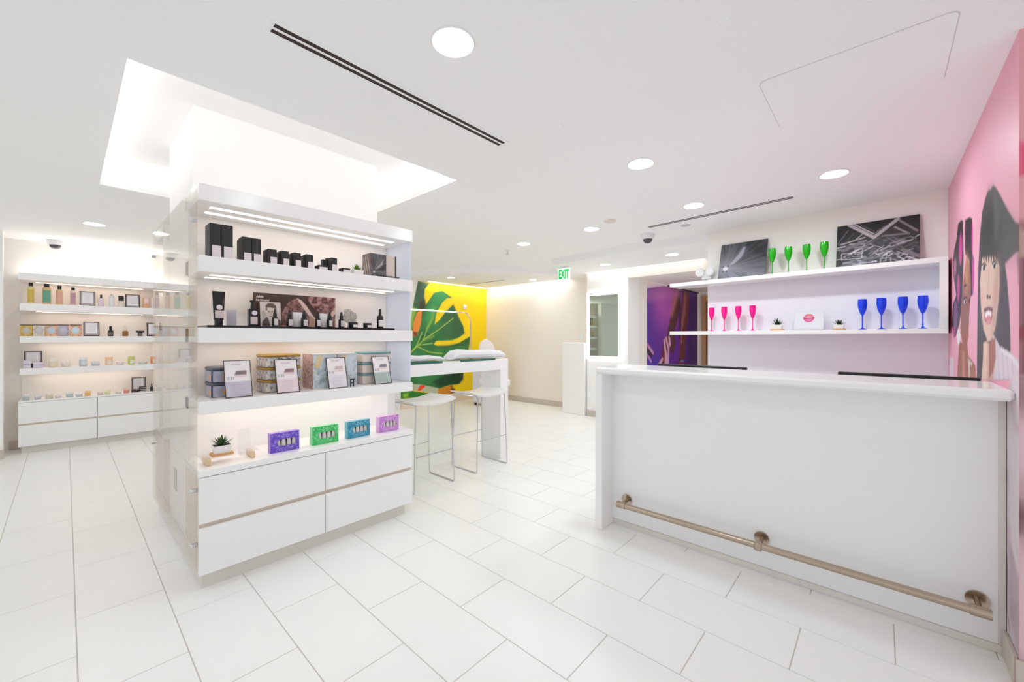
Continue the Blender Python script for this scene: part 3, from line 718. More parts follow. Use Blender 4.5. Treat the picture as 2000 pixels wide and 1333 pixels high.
# ---- yellow mural with a big split leaf
LYW = 6.398; mx0, mx1 = 4.06, 6.196
pr = Print(mx1 - mx0, ZL, 190, 230, (255, 222, 8), lambda p: (lambda q: (q[0] - mx0, q[2]))(onY(p[0], p[1], LYW)))
L = lambda *a: [(780 + a[i] / 5.128, 540 + a[i + 1] / 5.128) for i in range(0, len(a), 2)]
pr.poly(L(560, 60, 760, 60, 720, 200, 640, 240), (255, 214, 30), 0.25)
leaf = L(130, 40, 300, 70, 255, 130, 245, 200, 265, 285, 350, 165, 430, 148, 530, 215, 480, 215, 430, 262, 372, 360, 352, 482, 400, 440, 470, 350, 540, 283, 580, 370, 592, 405, 640, 500, 652, 573, 600, 612, 530, 640, 370, 648, 345, 680, 380, 697, 500, 694, 600, 668, 712, 600, 690, 760, 650, 900, 636, 1030, 600, 1078, 500, 1092, 400, 1127, 300, 1108, 100, 1075, -80, 1040, -80, 40)
lm = pr.poly(leaf, (44, 122, 66))
n1 = vnoise(pr.x * 3, pr.y * 2.4, 5); n2 = vnoise(pr.x * 9, pr.y * 9, 8)
pr.blend(lm * np.clip((n1 - 0.5) * 2.2, 0, 0.8), (26, 76, 48)); pr.blend(lm * np.clip((0.47 - n1) * 2.4, 0, 0.7), (62, 158, 82)); pr.blend(lm * 0.12 * n2, (120, 190, 110))
pr.poly(L(250, 130, 300, 70, 130, 40, 100, 300, 230, 300, 260, 290), (78, 96, 84), 0.05, 0.65)
pr.poly(L(345, 165, 430, 148, 520, 212, 430, 255, 330, 420, 250, 470), (66, 168, 100), 0.10, 0.55)
pr.poly(L(540, 290, 650, 570, 530, 630, 420, 640, 400, 500, 470, 350), (58, 84, 62), 0.12, 0.55)
pr.poly(L(380, 700, 600, 672, 700, 612, 690, 680, 500, 730, 350, 720), (66, 84, 52), 0.08, 0.6)
pr.poly(L(640, 960, 640, 1040, 600, 1072, 400, 1120, 330, 1060, 480, 960), (18, 52, 34), 0.08, 0.8)
pr.poly(L(130, 310, 180, 330, 140, 480, 120, 640, 80, 660, 80, 420), (150, 196, 60), 0.05, 0.9)
pr.poly(L(215, 250, 260, 240, 262, 300, 220, 420, 150, 570, 128, 560, 150, 420), (70, 52, 44), 0.05, 0.9)
pr.poly(L(178, 360, 230, 330, 215, 480, 180, 590, 150, 606, 132, 585, 142, 460), (242, 146, 60)); pr.poly(L(135, 550, 190, 560, 175, 606, 140, 600), (120, 70, 44), 0.04)
for a in (L(90, 790, 240, 640, 400, 530, 540, 420), L(240, 640, 280, 520, 330, 430), L(170, 700, 300, 760, 430, 775), L(200, 690, 330, 672), L(90, 790, 170, 700, 230, 560)): pr.line(a, 0.02, (176, 210, 84), 0.85)
pr.line(L(280, 520, 330, 420, 350, 330), 0.07, (138, 196, 76), 0.5, 0.06); pr.line(L(250, 640, 340, 600), 0.05, (150, 200, 80), 0.5, 0.06)
pr.poly(L(100, 1080, 210, 1085, 390, 1122, 385, 1182, 250, 1160, 100, 1130), (186, 196, 168)); pr.poly(L(210, 1088, 268, 1100, 210, 1150, 175, 1150), (238, 74, 40)); pr.poly(L(60, 1085, 150, 1085, 140, 1160, 60, 1160), (190, 176, 140))
pr.poly(L(385, 1130, 520, 1094, 552, 1130, 555, 1190, 385, 1192), (216, 138, 40)); pr.poly(L(520, 1094, 556, 1130, 556, 1192, 510, 1192), (120, 68, 34), 0.06)
pr.poly(L(-60, 1165, 130, 1150, 320, 1175, 240, 1210, 60, 1225, -60, 1250), (48, 128, 40)); pr.poly(L(40, 1180, 90, 1170, 80, 1215, 40, 1215), (148, 208, 50), 0.05)
pr.poly(L(-200, -60, 188, -60, 185, 55, 150, 220, 130, 330, 92, 620, 92, 720, -200, 720), (240, 237, 233))
o = pr.put('leaf_mural', M=Matrix.Translation((mx0, LYW, 0))); tag(o, 'yellow wall mural with a giant split green leaf behind the manicure bar', 'mural')

# ---- pink mural with two women
PX1 = 4.566
pr = Print(PX1 - 2.382, ZC - 0.10, 230, 330, (240, 170, 192), lambda p: (lambda q: (PX1 - q[0], q[2] - 0.10))(onY(p[0], p[1], YR + 0.002)))
Q = lambda *a: [(1840 + a[i] / 3.331, 340 + a[i + 1] / 3.331) for i in range(0, len(a), 2)]
g = vnoise(pr.x * 0.9, pr.y * 0.9, 21); pr.blend(np.clip((g - 0.45) * 1.2, 0, 0.5), (240, 190, 206))
BLK, SKN, SKD = (58, 54, 58), (226, 190, 172), (150, 92, 72)
# woman with hair rollers
pr.poly(Q(126, 298, 104, 325, 95, 420, 78, 500, 68, 580, 74, 660, 92, 790, 70, 850, 64, 980, 76, 1058, 88, 1060, 112, 980, 128, 860, 140, 560, 138, 400, 136, 310), (44, 34, 44))
pr.poly(Q(150, 300, 178, 280, 196, 290, 198, 520, 210, 560, 208, 700, 198, 790, 184, 800, 186, 700, 176, 560, 150, 520), (40, 32, 38))
for c, rx, ry, col in (((120, 490), 11, 100, (214, 54, 150)), ((106, 745), 9, 88, (206, 60, 150)), ((196, 420), 5, 110, (206, 40, 146)), ((202, 660), 8, 130, (206, 60, 160)), ((84, 610), 9, 60, (190, 110, 150)), ((88, 920), 14, 90, (120, 70, 130)), ((80, 1030), 7, 40, (186, 60, 150))):
    x, y = Q(*c)[0]; pr.ellp((x, y), rx / 3.331, ry / 3.331, col, 0.9, 0.35)
pr.poly(Q(160, 530, 178, 590, 188, 700, 186, 800, 176, 930, 172, 1060, 158, 1130, 130, 1090, 118, 1000, 124, 850, 142, 660), SKD)
pr.poly(Q(160, 540, 172, 590, 168, 720, 150, 760, 146, 640), (206, 140, 98), 0.12, 0.8)
pr.line(Q(140, 815, 158, 808), 0.02, (40, 26, 26)); pr.line(Q(142, 735, 160, 720), 0.015, (50, 30, 28)); pr.ellp(Q(150, 830)[0], 2.6, 5, (220, 200, 190)); pr.ellp(Q(152, 830)[0], 1.4, 4, (30, 20, 20)); pr.ellp(Q(178, 825)[0], 1.5, 4, (40, 24, 22))
pr.line(Q(168, 940, 172, 975), 0.02, (104, 58, 44)); pr.ellp(Q(162, 1058)[0], 3.4, 4, (176, 90, 88)); 
pr.poly(Q(112, 1090, 165, 1110, 170, 1180, 215, 1245, 222, 1340, 96, 1340), (160, 98, 78)); pr.poly(Q(168, 1200, 195, 1230, 200, 1340, 176, 1340), (206, 196, 188)); pr.poly(Q(128, 1150, 144, 1150, 150, 1340, 130, 1340), (190, 128, 104)); pr.poly(Q(180, 1240, 218, 1260, 222, 1340, 180, 1340), (168, 104, 84))
pr.ellp(Q(107, 1062)[0], 3.4, 15, (236, 232, 232)); pr.poly(Q(50, 1195, 74, 1195, 74, 1340, 50, 1340), (222, 214, 222))
# woman with long dark hair
pr.poly(Q(330, 74, 318, 100, 300, 108, 284, 150, 262, 240, 246, 400, 236, 600, 230, 900, 226, 1340, 430, 1340, 446, 1140, 440, 900, 424, 700, 410, 586, 470, 520, 560, 470, 560, 345, 476, 312, 430, 238, 380, 138, 350, 86), (66, 63, 68))
pr.poly(Q(300, 130, 330, 120, 360, 260, 352, 520, 262, 540, 262, 330), (40, 38, 44), 0.12, 0.85); pr.poly(Q(340, 160, 372, 260, 360, 420, 340, 420), (104, 100, 110), 0.1, 0.7); pr.poly(Q(390, 260, 470, 360, 560, 400, 560, 465, 400, 560), (96, 93, 98), 0.15, 0.6)
pr.poly(Q(262, 545, 300, 535, 350, 540, 372, 600, 374, 720, 364, 850, 346, 1000, 322, 1082, 296, 1092, 270, 1010, 254, 870, 246, 700), SKN)
pr.poly(Q(350, 560, 374, 600, 374, 740, 352, 960, 322, 1080, 330, 900), (180, 140, 128), 0.1, 0.6)
for x in (270, 286, 302, 318, 334, 350): pr.poly(Q(x - 9, 480, x + 9, 480, x + 5, 572 - abs(x - 305) * 0.3, x, 580 - abs(x - 305) * 0.3), (44, 42, 48))
for (ex, ey) in ((273, 612), (341, 598)):
    x, y = Q(ex, ey)[0]; pr.ellp((x, y), 4.2, 6.2, (234, 226, 222)); pr.ellp((x, y), 2.5, 5.6, (52, 40, 40)); pr.line([(x - 4.6, y - 5), (x, y - 9.5), (x + 4.6, y - 5)], 0.012, (40, 32, 34))
pr.line(Q(304, 640, 300, 760), 0.02, (205, 160, 146), 0.6); pr.ellp(Q(296, 800)[0], 1.8, 4, (96, 60, 58)); pr.ellp(Q(310, 802)[0], 1.8, 4, (110, 70, 66))
pr.poly(Q(262, 700, 276, 720, 280, 860, 272, 980, 258, 900), (240, 208, 190), 0.1, 0.6); pr.ellp(Q(262, 800)[0], 4, 16, (232, 168, 156), 0.5, 1.2); pr.ellp(Q(345, 790)[0], 5, 18, (214, 150, 140), 0.5, 1.2)
pr.ellp(Q(300, 925)[0], 8.2, 15.5, (188, 100, 106)); pr.ellp(Q(300, 915)[0], 6.2, 9.0, (246, 240, 240)); pr.ellp(Q(302, 940)[0], 4.6, 6.0, (214, 130, 134), 0.9); pr.line(Q(274, 888, 300, 876, 328, 884), 0.018, (120, 62, 70)); pr.ellp(Q(302, 966)[0], 5.5, 5, (222, 150, 150))
pr.poly(Q(330, 1040, 380, 1130, 440, 1165, 500, 1215, 540, 1290, 620, 1340, 320, 1340), (222, 208, 218))
for x in (380, 410, 440, 470): pr.line(Q(x - 20, 1150, x - 6, 1340), 0.012, (186, 166, 180), 0.7)
for x in (296, 312, 326, 345, 366): pr.line(Q(x, 140 + abs(x - 320), x - 6 + (x - 320) * 0.25, 500), 0.006, (92, 88, 98), 0.5)
pr.line(Q(384, 1140, 450, 1190, 520, 1290), 0.02, (240, 232, 238), 0.8)
pr.poly(Q(268, 1098, 292, 1090, 300, 1200, 290, 1340, 258, 1340, 266, 1200), (236, 200, 180)); pr.poly(Q(294, 1098, 306, 1100, 306, 1340, 290, 1340), (222, 178, 158)); pr.poly(Q(336, 1250, 348, 1230, 330, 1340, 300, 1340, 312, 1290), (226, 180, 164)); pr.poly(Q(305, 1110, 345, 1060, 350, 1200, 330, 1290, 306, 1330), (176, 112, 100))
pr.poly(Q(500, 480, 520, 470, 560, 470, 560, 640, 520, 740, 500, 690, 492, 560), (48, 44, 50), 0.06, 0.9)
# pale fabric that covers the lower part near the counter
fab = [(1962, 775), (1980, 730), (2020, 760), (2060, 800), (2060, 1330), (1985, 1318), (1962, 1220), (1950, 1180), (1958, 980)]
fm = pr.poly(fab, (226, 214, 222)); n3 = vnoise(pr.x * 4 + pr.y * 5, pr.y * 1.6 - pr.x * 3, 31)
pr.blend(fm * np.clip((n3 - 0.52) * 3.0, 0, 0.75), (182, 152, 166)); pr.blend(fm * np.clip((0.42 - n3) * 3, 0, 0.6), (246, 240, 244))
pr.line([(1968, 1090), (1966, 1180), (1972, 1230)], 0.02, (150, 120, 132), 0.7)
pr.poly([(1960, 900), (1940, 900), (1940, 1330), (1956, 1240)], (236, 226, 222))
o = pr.put('women_mural', M=Matrix.Translation((PX1, YR + 0.002, 0.10)) @ Matrix.Rotation(math.pi, 4, 'Z')); tag(o, 'pink wall mural of two women with styled black hair beside the bar', 'mural')
# ---- strip of the same mural on the wall end nearest the camera
nx = 2.378
pr = Print(1.25, ZC - 0.10, 60, 240, (238, 170, 178), None)
pr.poly([(0, 1.05), (1.3, 1.05), (1.3, 1.62), (0, 1.62)], (64, 44, 50), 0.05); n4 = vnoise(pr.x * 14, pr.y * 14, 41, 2)
pr.blend((pr.y > 1.05) * (pr.y < 1.45) * np.clip((n4 - 0.5) * 3, 0, 0.7), (150, 60, 76)); pr.poly([(0, 1.5), (1.2, 1.46), (1.2, 1.54), (0, 1.60)], (206, 178, 160))
pr.poly([(0, 0), (1.3, 0), (1.3, 1.05), (0, 1.05)], (222, 206, 214)); n5 = vnoise(pr.x * 3, pr.y * 5, 43); pr.blend((pr.y < 1.05) * np.clip((n5 - 0.5) * 3, 0, 0.8), (150, 104, 108)); pr.blend((pr.y < 0.6) * (pr.y > 0.3) * np.clip((n5 - 0.62) * 6, 0, 0.9), (70, 44, 44))
pr.poly([(0, 1.80), (0.09, 1.80), (0.09, 1.92), (0, 1.92)], (236, 30, 104))
o = pr.put('women_mural', M=Matrix.Translation((nx, YR + 0.004, 0.10)) @ Matrix.Rotation(-math.pi / 2, 4, 'Z')); tag(o, 'strip of mural with folded cloth on the wall end past the bar counter', 'mural')
# ---- purple mural with legs in heels
PX0 = 6.505; pz = 0.35
pr = Print(9.0 - PX0, 2.222 - pz, 150, 170, (104, 44, 148), lambda p: (lambda q: (q[0] - PX0, q[2] - pz))(onY(p[0], p[1], JY - 0.003)))
T = lambda *a: [(1250 + a[i] / 6.667, 540 + a[i + 1] / 6.667) for i in range(0, len(a), 2)]
pr.ellp(T(350, 330)[0], 26, 50, (168, 76, 158), 0.9, 1.0); pr.poly(T(80, 180, 150, 180, 150, 1200, 80, 1200), (74, 40, 160), 0.5, 0.7); pr.poly(T(620, 200, 780, 200, 780, 1200, 600, 1200), (58, 32, 96), 0.5, 0.85); pr.poly(T(80, 1000, 300, 1050, 300, 1250, 80, 1250), (60, 44, 168), 0.3, 0.7)
pr.poly(T(445, 150, 540, 175, 520, 420, 470, 640, 440, 720, 465, 860, 440, 980, 400, 1000, 380, 800, 350, 760, 400, 520, 430, 300), (92, 52, 58)); pr.poly(T(450, 170, 500, 185, 470, 330, 420, 520, 400, 500, 430, 330), (196, 112, 120), 0.15, 0.9)
pr.poly(T(560, 190, 640, 215, 640, 400, 610, 700, 590, 950, 580, 1100, 585, 1200, 495, 1200, 515, 1000, 520, 700, 535, 420), (112, 54, 62)); pr.poly(T(575, 220, 605, 225, 590, 500, 560, 640, 548, 560), (176, 110, 104), 0.12, 0.7); pr.poly(T(500, 380, 535, 360, 525, 700, 515, 800), (60, 28, 50), 0.08, 0.8); pr.line(T(550, 560, 540, 860), 0.03, (214, 150, 140), 0.8)
pr.poly(T(310, 800, 380, 780, 400, 900, 380, 1000, 340, 1180, 230, 1180, 280, 1030), (110, 42, 60))
for a in (T(315, 840, 335, 980, 330, 1160), T(340, 810, 372, 940, 365, 1120), T(380, 800, 392, 890), T(320, 930, 345, 1020, 350, 1150), T(240, 1170, 290, 1080)): pr.line(a, 0.07, (226, 170, 196), 0.9)
pr.poly(T(95, 890, 175, 1000, 165, 1040, 150, 1060, 95, 1010), (60, 22, 60)); pr.line(T(95, 890, 170, 1000), 0.06, (206, 140, 190), 0.9); pr.line(T(98, 1030, 145, 1110), 0.05, (220, 150, 200), 0.8)
pr.poly(T(528, 1092, 575, 1088, 575, 1112, 528, 1118), (92, 120, 190))
pr.poly([(1258, 530), (1304, 553), (1304.5, 558), (1258, 564)], (246, 226, 232)); pr.poly([(1262, 563), (1304, 556), (1330, 566), (1330, 580), (1262, 590)], (190, 110, 176), 0.12, 0.5)
o = pr.put('heels_mural', M=Matrix.Translation((PX0, JY - 0.003, pz))); tag(o, 'purple wall mural of bare legs in strappy heels in the corridor', 'mural')
# ================================================================== small goods: builders (local frame: base centre at origin, front towards -y)
def rgbm(rgb, rough=0.45, noise=0.04): return mat('c%02x%02x%02x_%d' % (*rgb, int(rough * 100)), rgb, rough, noise=noise, scale=20)
def carton(w, d, h, label, loc, rz=0, group=None, body=INK, lab=(0.22, 1.0, 0.0, 0.34), labm=PAPER, name='product_carton'):
    t = thing(name, label, 'box', loc, rz, group)
    m = MB(); m.box((-w / 2, 0, 0), (w / 2, d, h), ch=0.0015); obj('carton_body', m, body, t)
    if lab:
        m = MB(); m.box((-w / 2 + lab[0] * w, -0.0008, lab[2] * h), (-w / 2 + lab[1] * w + 0.0006, 0.0002, lab[3] * h)); obj('paper_label', m, labm, t)
    return t
def bottle(r, h, label, loc, body, cap, capf=0.12, lab=None, capr=0.75, group=None, cat='bottle', name='bottle', neck=True, sq=False):
    t = thing(name, label, cat, loc, 0, group); hb = h * (1 - capf)
    m = MB()
    if sq: m.box((-r, -r * 0.7, 0), (r, r * 0.7, hb * 0.94), ch=r * 0.25); m.cyl((0, 0, hb * 0.93), (0, 0, hb), r * 0.45, 12)
    else: m.lathe([(r * 0.94, 0), (r, r * 0.1), (r, hb * 0.86), (r * 0.8, hb * 0.95), (r * 0.5, hb * 0.97), (r * 0.5, hb)] if neck else [(r * 0.94, 0), (r, r * 0.1), (r, hb * 0.97), (r * 0.95, hb)], 18)
    obj('bottle_body', m, body, t)
    m = MB(); m.lathe([(r * capr, hb * 0.985), (r * capr, h * 0.985), (r * capr * 0.92, h)], 16); obj('cap', m, cap, t)
    if lab:
        rgb, z0, z1 = lab; m = MB(); n = 9; vs = []
        if sq: m.box((-r * 0.8, -r * 0.7 - 0.0008, z0 * hb), (r * 0.8, -r * 0.7 + 0.0002, z1 * hb))
        else:
            for k in range(n):
                a = math.radians(-90 - 52 + 104 * k / (n - 1)); vs += [(1.02 * r * math.cos(a), 1.02 * r * math.sin(a), z0 * hb), (1.02 * r * math.cos(a), 1.02 * r * math.sin(a), z1 * hb)]
            m.add(vs, [(2 * k, 2 * k + 2, 2 * k + 3, 2 * k + 1) for k in range(n - 1)], 0, True)
        obj('bottle_label', m, rgbm(rgb, 0.5), t)
    return t
def dropper(r, h, label, loc, group=None, body=None):
    t = thing('dropper_bottle', label, 'bottle', loc, 0, group); hb = h * 0.55
    m = MB(); m.lathe([(r * 0.95, 0), (r, 0.002), (r, hb * 0.88), (r * 0.85, hb * 0.97), (r * 0.5, hb)], 18); obj('bottle_body', m, body or BLACK, t)
    m = MB(); m.lathe([(r * 0.62, hb), (r * 0.62, hb + (h - hb) * 0.45), (r * 0.4, hb + (h - hb) * 0.52), (r * 0.34, h * 0.96), (r * 0.24, h)], 16); obj('dropper_cap', m, BLACK, t)
    m = MB(); n = 9; vs = []
    for k in range(n):
        a = math.radians(-72 - 50 + 100 * k / (n - 1)); vs += [(1.02 * r * math.cos(a), 1.02 * r * math.sin(a), hb * 0.12), (1.02 * r * math.cos(a), 1.02 * r * math.sin(a), hb * 0.8)]
    m.add(vs, [(2 * k, 2 * k + 2, 2 * k + 3, 2 * k + 1) for k in range(n - 1)], 0, True); obj('bottle_label', m, PAPER, t)
    return t
def jar(r, h, label, loc, body, lid, lidf=0.35, group=None, lab=None):
    t = thing('cream_jar', label, 'jar', loc, 0, group); hb = h * (1 - lidf)
    m = MB(); m.lathe([(r * 0.9, 0), (r * 0.98, 0.003), (r * 0.98, hb)], 20); obj('jar_body', m, body, t)
    m = MB(); m.lathe([(r, hb + 0.0005), (r, h * 0.97), (r * 0.95, h)], 20); obj('lid', m, lid, t)
    if lab:
        m = MB(); n = 9; vs = []
        for k in range(n):
            a = math.radians(-60 - 55 + 110 * k / (n - 1)); vs += [(1.01 * r * math.cos(a), 1.01 * r * math.sin(a), hb * 0.15), (1.01 * r * math.cos(a), 1.01 * r * math.sin(a), hb * 0.9)]
        m.add(vs, [(2 * k, 2 * k + 2, 2 * k + 3, 2 * k + 1) for k in range(n - 1)], 0, True); obj('jar_label', m, lab, t)
    return t
FRAMEM = mat('dark_frame', (58, 44, 42), 0.45, noise=0.1)
def sign_frame(w, h, label, loc, draw=None, bw=0.006, tilt=14, thick=0.008, mount=None, rz=0.0, fm=None):
    """leaning framed sign: front lower edge on the base line"""
    t = thing('framed_sign', label, 'sign', loc, rz)
    R = Matrix.Translation((0, 0, thick * math.sin(math.radians(tilt)) + 0.0003)) @ Matrix.Rotation(math.radians(-tilt), 4, 'X')
    m = MB()
    for a, b in (((-w / 2, 0, 0), (w / 2, thick, bw)), ((-w / 2, 0, h - bw), (w / 2, thick, h)), ((-w / 2, 0, bw), (-w / 2 + bw, thick, h - bw)), ((w / 2 - bw, 0, bw), (w / 2, thick, h - bw))): m.box(a, b, M=R)
    obj('frame', m, fm or FRAMEM, t)
    iw, ih = w - 2 * bw, h - 2 * bw
    p = Print(iw, ih, 40, 46, (244, 238, 238) if not mount else mount)
    if draw: draw(p, iw, ih)
    p.put('card', t, R @ Matrix.Translation((-iw / 2, thick * 0.4, bw)))
    m = MB(); m.box((-w / 2 + 0.002, thick * 0.5, 0.002), (w / 2 - 0.002, thick, h - 0.002), M=R); obj('back_board', m, FRAMEM, t)
    yb = thick + 0.6 * h * math.sin(math.radians(tilt)); zt_ = 0.6 * h * math.cos(math.radians(tilt))
    m = MB(); m.tube([(0, yb, zt_), (0, yb + 0.028, 0.004)], 0.003, 6); obj('easel_leg', m, FRAMEM, t)
    return t
def succulent(w, label, loc, rz=0.0, leafm=LEAFG, pot_h=None, saucer=True, nl=22, seed=1, lh=1.0):
    r_ = random.Random(seed); t = thing('potted_succulent', label, 'plant', loc, rz)
    ph = pot_h or w * 0.62; z0 = 0.0
    if saucer:
        z0 = w * 0.13; m = MB(); m.prism(rrect(w * 0.60, w * 0.46, w * 0.12, 4), 0, z0); obj('saucer', m, WOODB, t)
    m = MB()
    a = rrect(w * 0.44, w * 0.36, w * 0.08, 4); b = rrect(w * 0.5, w * 0.42, w * 0.08, 4); c = rrect(w * 0.46, w * 0.38, w * 0.07, 4); n = len(a)
    vs = [(*p, z0) for p in a] + [(*p, z0 + ph) for p in b] + [(*p, z0 + ph) for p in c] + [(*p, z0 + ph - 0.006) for p in c]
    fs = [tuple(range(n))] + [(k * n + i, k * n + (i + 1) % n, (k + 1) * n + (i + 1) % n, (k + 1) * n + i) for k in range(3) for i in range(n)]
    m.add(vs, fs); obj('pot', m, CER, t)
    m = MB(); m.prism([(p[0] * 0.985, p[1] * 0.985) for p in c], z0 + ph - 0.012, z0 + ph - 0.004); obj('soil', m, SOIL, t)
    for i in range(nl):
        f = i / nl; el = math.radians(18 + 62 * f + r_.uniform(-6, 6)); az = i * 2.399 + r_.uniform(-0.2, 0.2); Ls = w * lh * (0.52 + 0.18 * r_.random() - 0.08 * f); wd = w * 0.085
        m = MB(); vs = []; K = 6
        for k in range(K):
            s = k / (K - 1); e2 = el + 0.35 * s; rr = Ls * s * math.cos(el + 0.15 * s); zz = Ls * s * math.sin(el + 0.15 * s); ww = wd * (0.75 + 0.5 * math.sin(math.pi * min(1, s + 0.15)) ) * (1 - s) ** 0.6
            for da, dz in ((-ww, 0.25 * ww), (0, -0.35 * ww), (ww, 0.25 * ww), (0, 0.35 * ww)):
                x, y = rr, da; vs.append((x * math.cos(az) - y * math.sin(az), x * math.sin(az) + y * math.cos(az), z0 + ph - 0.004 + zz + dz))
        fs = [(k * 4 + j, k * 4 + (j + 1) % 4, k * 4 + 4 + (j + 1) % 4, k * 4 + 4 + j) for k in range(K - 1) for j in range(4)] + [(0, 1, 2, 3), tuple((K - 1) * 4 + j for j in range(4))]
        m.add(vs, fs, 0, True); obj('leaf', m, leafm, t)
    return t
def yx(u0, u1, y): a = onY(u0, 600, y)[0]; b = onY(u1, 600, y)[0]; return (a + b) / 2, b - a
def hz(u, v, y, z): return max(0.004, onY(u, v, y)[2] - z)

# ------------------------------------------------------------------ top shelf of the display unit: black cartons
YF = 2.585
GB = 'black cartons on the top shelf'
def ct(u0, u1, v, y, d, label, lab=(0.22, 1.0, 0.0, 0.36)):
    x, w = yx(u0, u1, y); h = hz((u0 + u1) / 2, v, y, S1); return carton(w - 0.0015, d, h, label, (x, y, S1), 0, GB, INK, lab)
ct(409, 432, 436.5, YF, 0.055, 'tall black carton at the glass end of the top shelf, white label')
ct(432.2, 455.3, 440, YF, 0.055, 'tall black carton with white label, beside the one at the glass end')
ct(404.5, 427, 440, YF + 0.060, 0.05, 'tall black carton standing behind the first tall one, label hidden', None)
ct(428, 450, 442, YF + 0.060, 0.05, 'tall black carton behind the second tall one, label hidden', None)
ct(472.7, 491.5, 463, YF + 0.004, 0.075, 'medium black carton with white label, first of the medium pair')
ct(491.7, 510.3, 466, YF + 0.004, 0.075, 'medium black carton with white label, second of the medium pair')
ct(468, 486, 468, YF + 0.085, 0.06, 'medium black carton behind the medium pair, glass side', None)
ct(487, 504, 470, YF + 0.085, 0.06, 'medium black carton behind the medium pair, plant side', None)
for k, (a, b, v, n) in enumerate(((523, 541, 487, 'first'), (549, 564.5, 490.5, 'second'), (573, 588, 494, 'third'), (597.5, 611.8, 497.5, 'fourth'))):
    ct(a, b, v, YF + 0.01, 0.055, 'small square black carton with white label, %s from the medium cartons' % n, (0.3, 1.0, 0.0, 0.5))
    ct(a - 4, b - 5, v + 1.5, YF + 0.072, 0.055, 'small black carton half hidden behind the %s small labelled carton' % n, None)
ct(622, 640, 518.5, YF + 0.008, 0.06, 'flat black carton with white label in front of the slim cartons', (0.1, 1.0, 0.0, 0.68))
ct(646.5, 658.8, 504, YF + 0.03, 0.05, 'slim black carton with white label between the two flat cartons', (0.2, 1.0, 0.0, 0.55))
ct(638, 645.5, 505, YF + 0.09, 0.03, 'slim black carton behind the flat carton, near the labelled slim one', None)
ct(630, 636.5, 507, YF + 0.09, 0.03, 'slim black carton behind the flat carton, near the small square ones', None)
ct(669, 684.5, 524, YF + 0.008, 0.06, 'flat black carton with white label beside the potted plant', (0.1, 1.0, 0.0, 0.7))
x, w = yx(685, 709, 2.63); succulent(w * 0.85, 'small green plant in a white pot on the top shelf by the photo cube', (x, 2.63, S1), 0, LEAFY, w * 0.40, False, 26, 3, 1.15)
# photo cube with a black and white flower
x, w = yx(724, 754.3, 2.60); h = hz(739, 496.5, 2.60, S1)
t = thing('photo_cube', 'black and white flower photo cube on the top shelf', 'box', (x, 2.60, S1))
m = MB(); m.box((-w / 2, 0.001, 0), (w / 2, w * 0.95, h - 0.001)); obj('cube_body', m, mat('cube_grey', (116, 102, 98), 0.5), t)
def flower(p, W, H, cx, cy, k=1.0):
    th = np.arctan2(p.y - cy, p.x - cx); rr = np.hypot(p.x - cx, p.y - cy) / W
    st_ = vnoise(th * 9 + 20, rr * 2 + 5, 51, 3); lobes = 0.5 + 0.5 * np.cos(th * 5 + 0.6)
    val = np.clip(0.10 + 0.34 * (st_ - 0.35) + 0.22 * lobes * np.exp(-rr * 1.6), 0.0, 1) * k
    p.c = np.stack([val * 0.55, val * 0.52, val * 0.56], -1)
    p.ell((cx, cy), 0.05 * W, 0.045 * W, (228, 220, 224), 0.95, 0.6)
p = Print(w, h, 70, 70, (90, 80, 80)); flower(p, w, h, w * 0.22, h * 0.22); p.poly([(w * 0.34, h * 0.36), (w * 0.6, h * 0.55), (w * 0.82, h * 0.8), (w * 0.78, h * 0.58), (w * 0.55, h * 0.42)], (196, 186, 186), 0.01, 0.8); p.put('front_print', t, Matrix.Translation((-w / 2, 0, 0)))
p = Print(w * 0.95, h, 60, 70, (120, 108, 104)); st_ = vnoise(p.x * 90, p.y * 20, 55); p.blend(st_ * 0.6, (90, 78, 76))
for a in (0.1, 0.35, 0.6): p.line([(w * a, h * 0.85), (w * (a + 0.3), h * 0.1)], 0.008, (206, 194, 190), 0.8, 0.01)
p.put('side_print', t, Matrix.Translation((-w / 2 - 0.0006, w * 0.95, 0)) @ Matrix.Rotation(-math.pi / 2, 4, 'Z'))
x, w = yx(754.8, 775, 2.62); h = hz(765, 500, 2.62, S1)
t = thing('standing_booklet', 'cream booklet with black spine beside the photo cube', 'booklet', (x, 2.625, S1))
m = MB(); m.box((-w / 2, 0, 0), (w / 2 - 0.012, 0.012, h), ch=0.001); obj('cover', m, mat('cream_card', (226, 212, 200), 0.6), t)
m = MB(); m.box((w / 2 - 0.011, -0.001, 0), (w / 2, 0.02, h * 1.0), ch=0.001); obj('spine', m, BLACK, t)
x, w = yx(738, 780, 2.57)
t = thing('logo_letters', 'small black cut-out letters standing on the shelf edge before the photo cube', 'letters', (x, 2.57, S1))
lt = lettering('/skin regimen/', 0.020, BLACK, t, (0, 0, 0.0105), (math.pi / 2, 0, 0), 0.003, 'letter'); lt.dimensions = lt.dimensions
lt.scale = (w / max(0.01, lt.dimensions[0]) if lt.dimensions[0] else 1, 1.0, 1)

# ------------------------------------------------------------------ second shelf: black riser with bottles
xa, xb = onY(402, 640, 2.60)[0], onY(766, 640, 2.60)[0]
m = MB(); m.box((xa, 2.565, S2 + 0.0005), (xb, 2.80, S2 + 0.013), ch=0.001); o = obj('black_riser', m, mat('black_gloss', (20, 18, 18), 0.12, noise=0.05)); tag(o, 'thin black display riser under the dropper bottles', 'tray')
S2T = S2 + 0.0135
def on2(u0, u1, v, y): x, w = yx(u0, u1, y); return x, w, hz((u0 + u1) / 2, v, y, S2T)
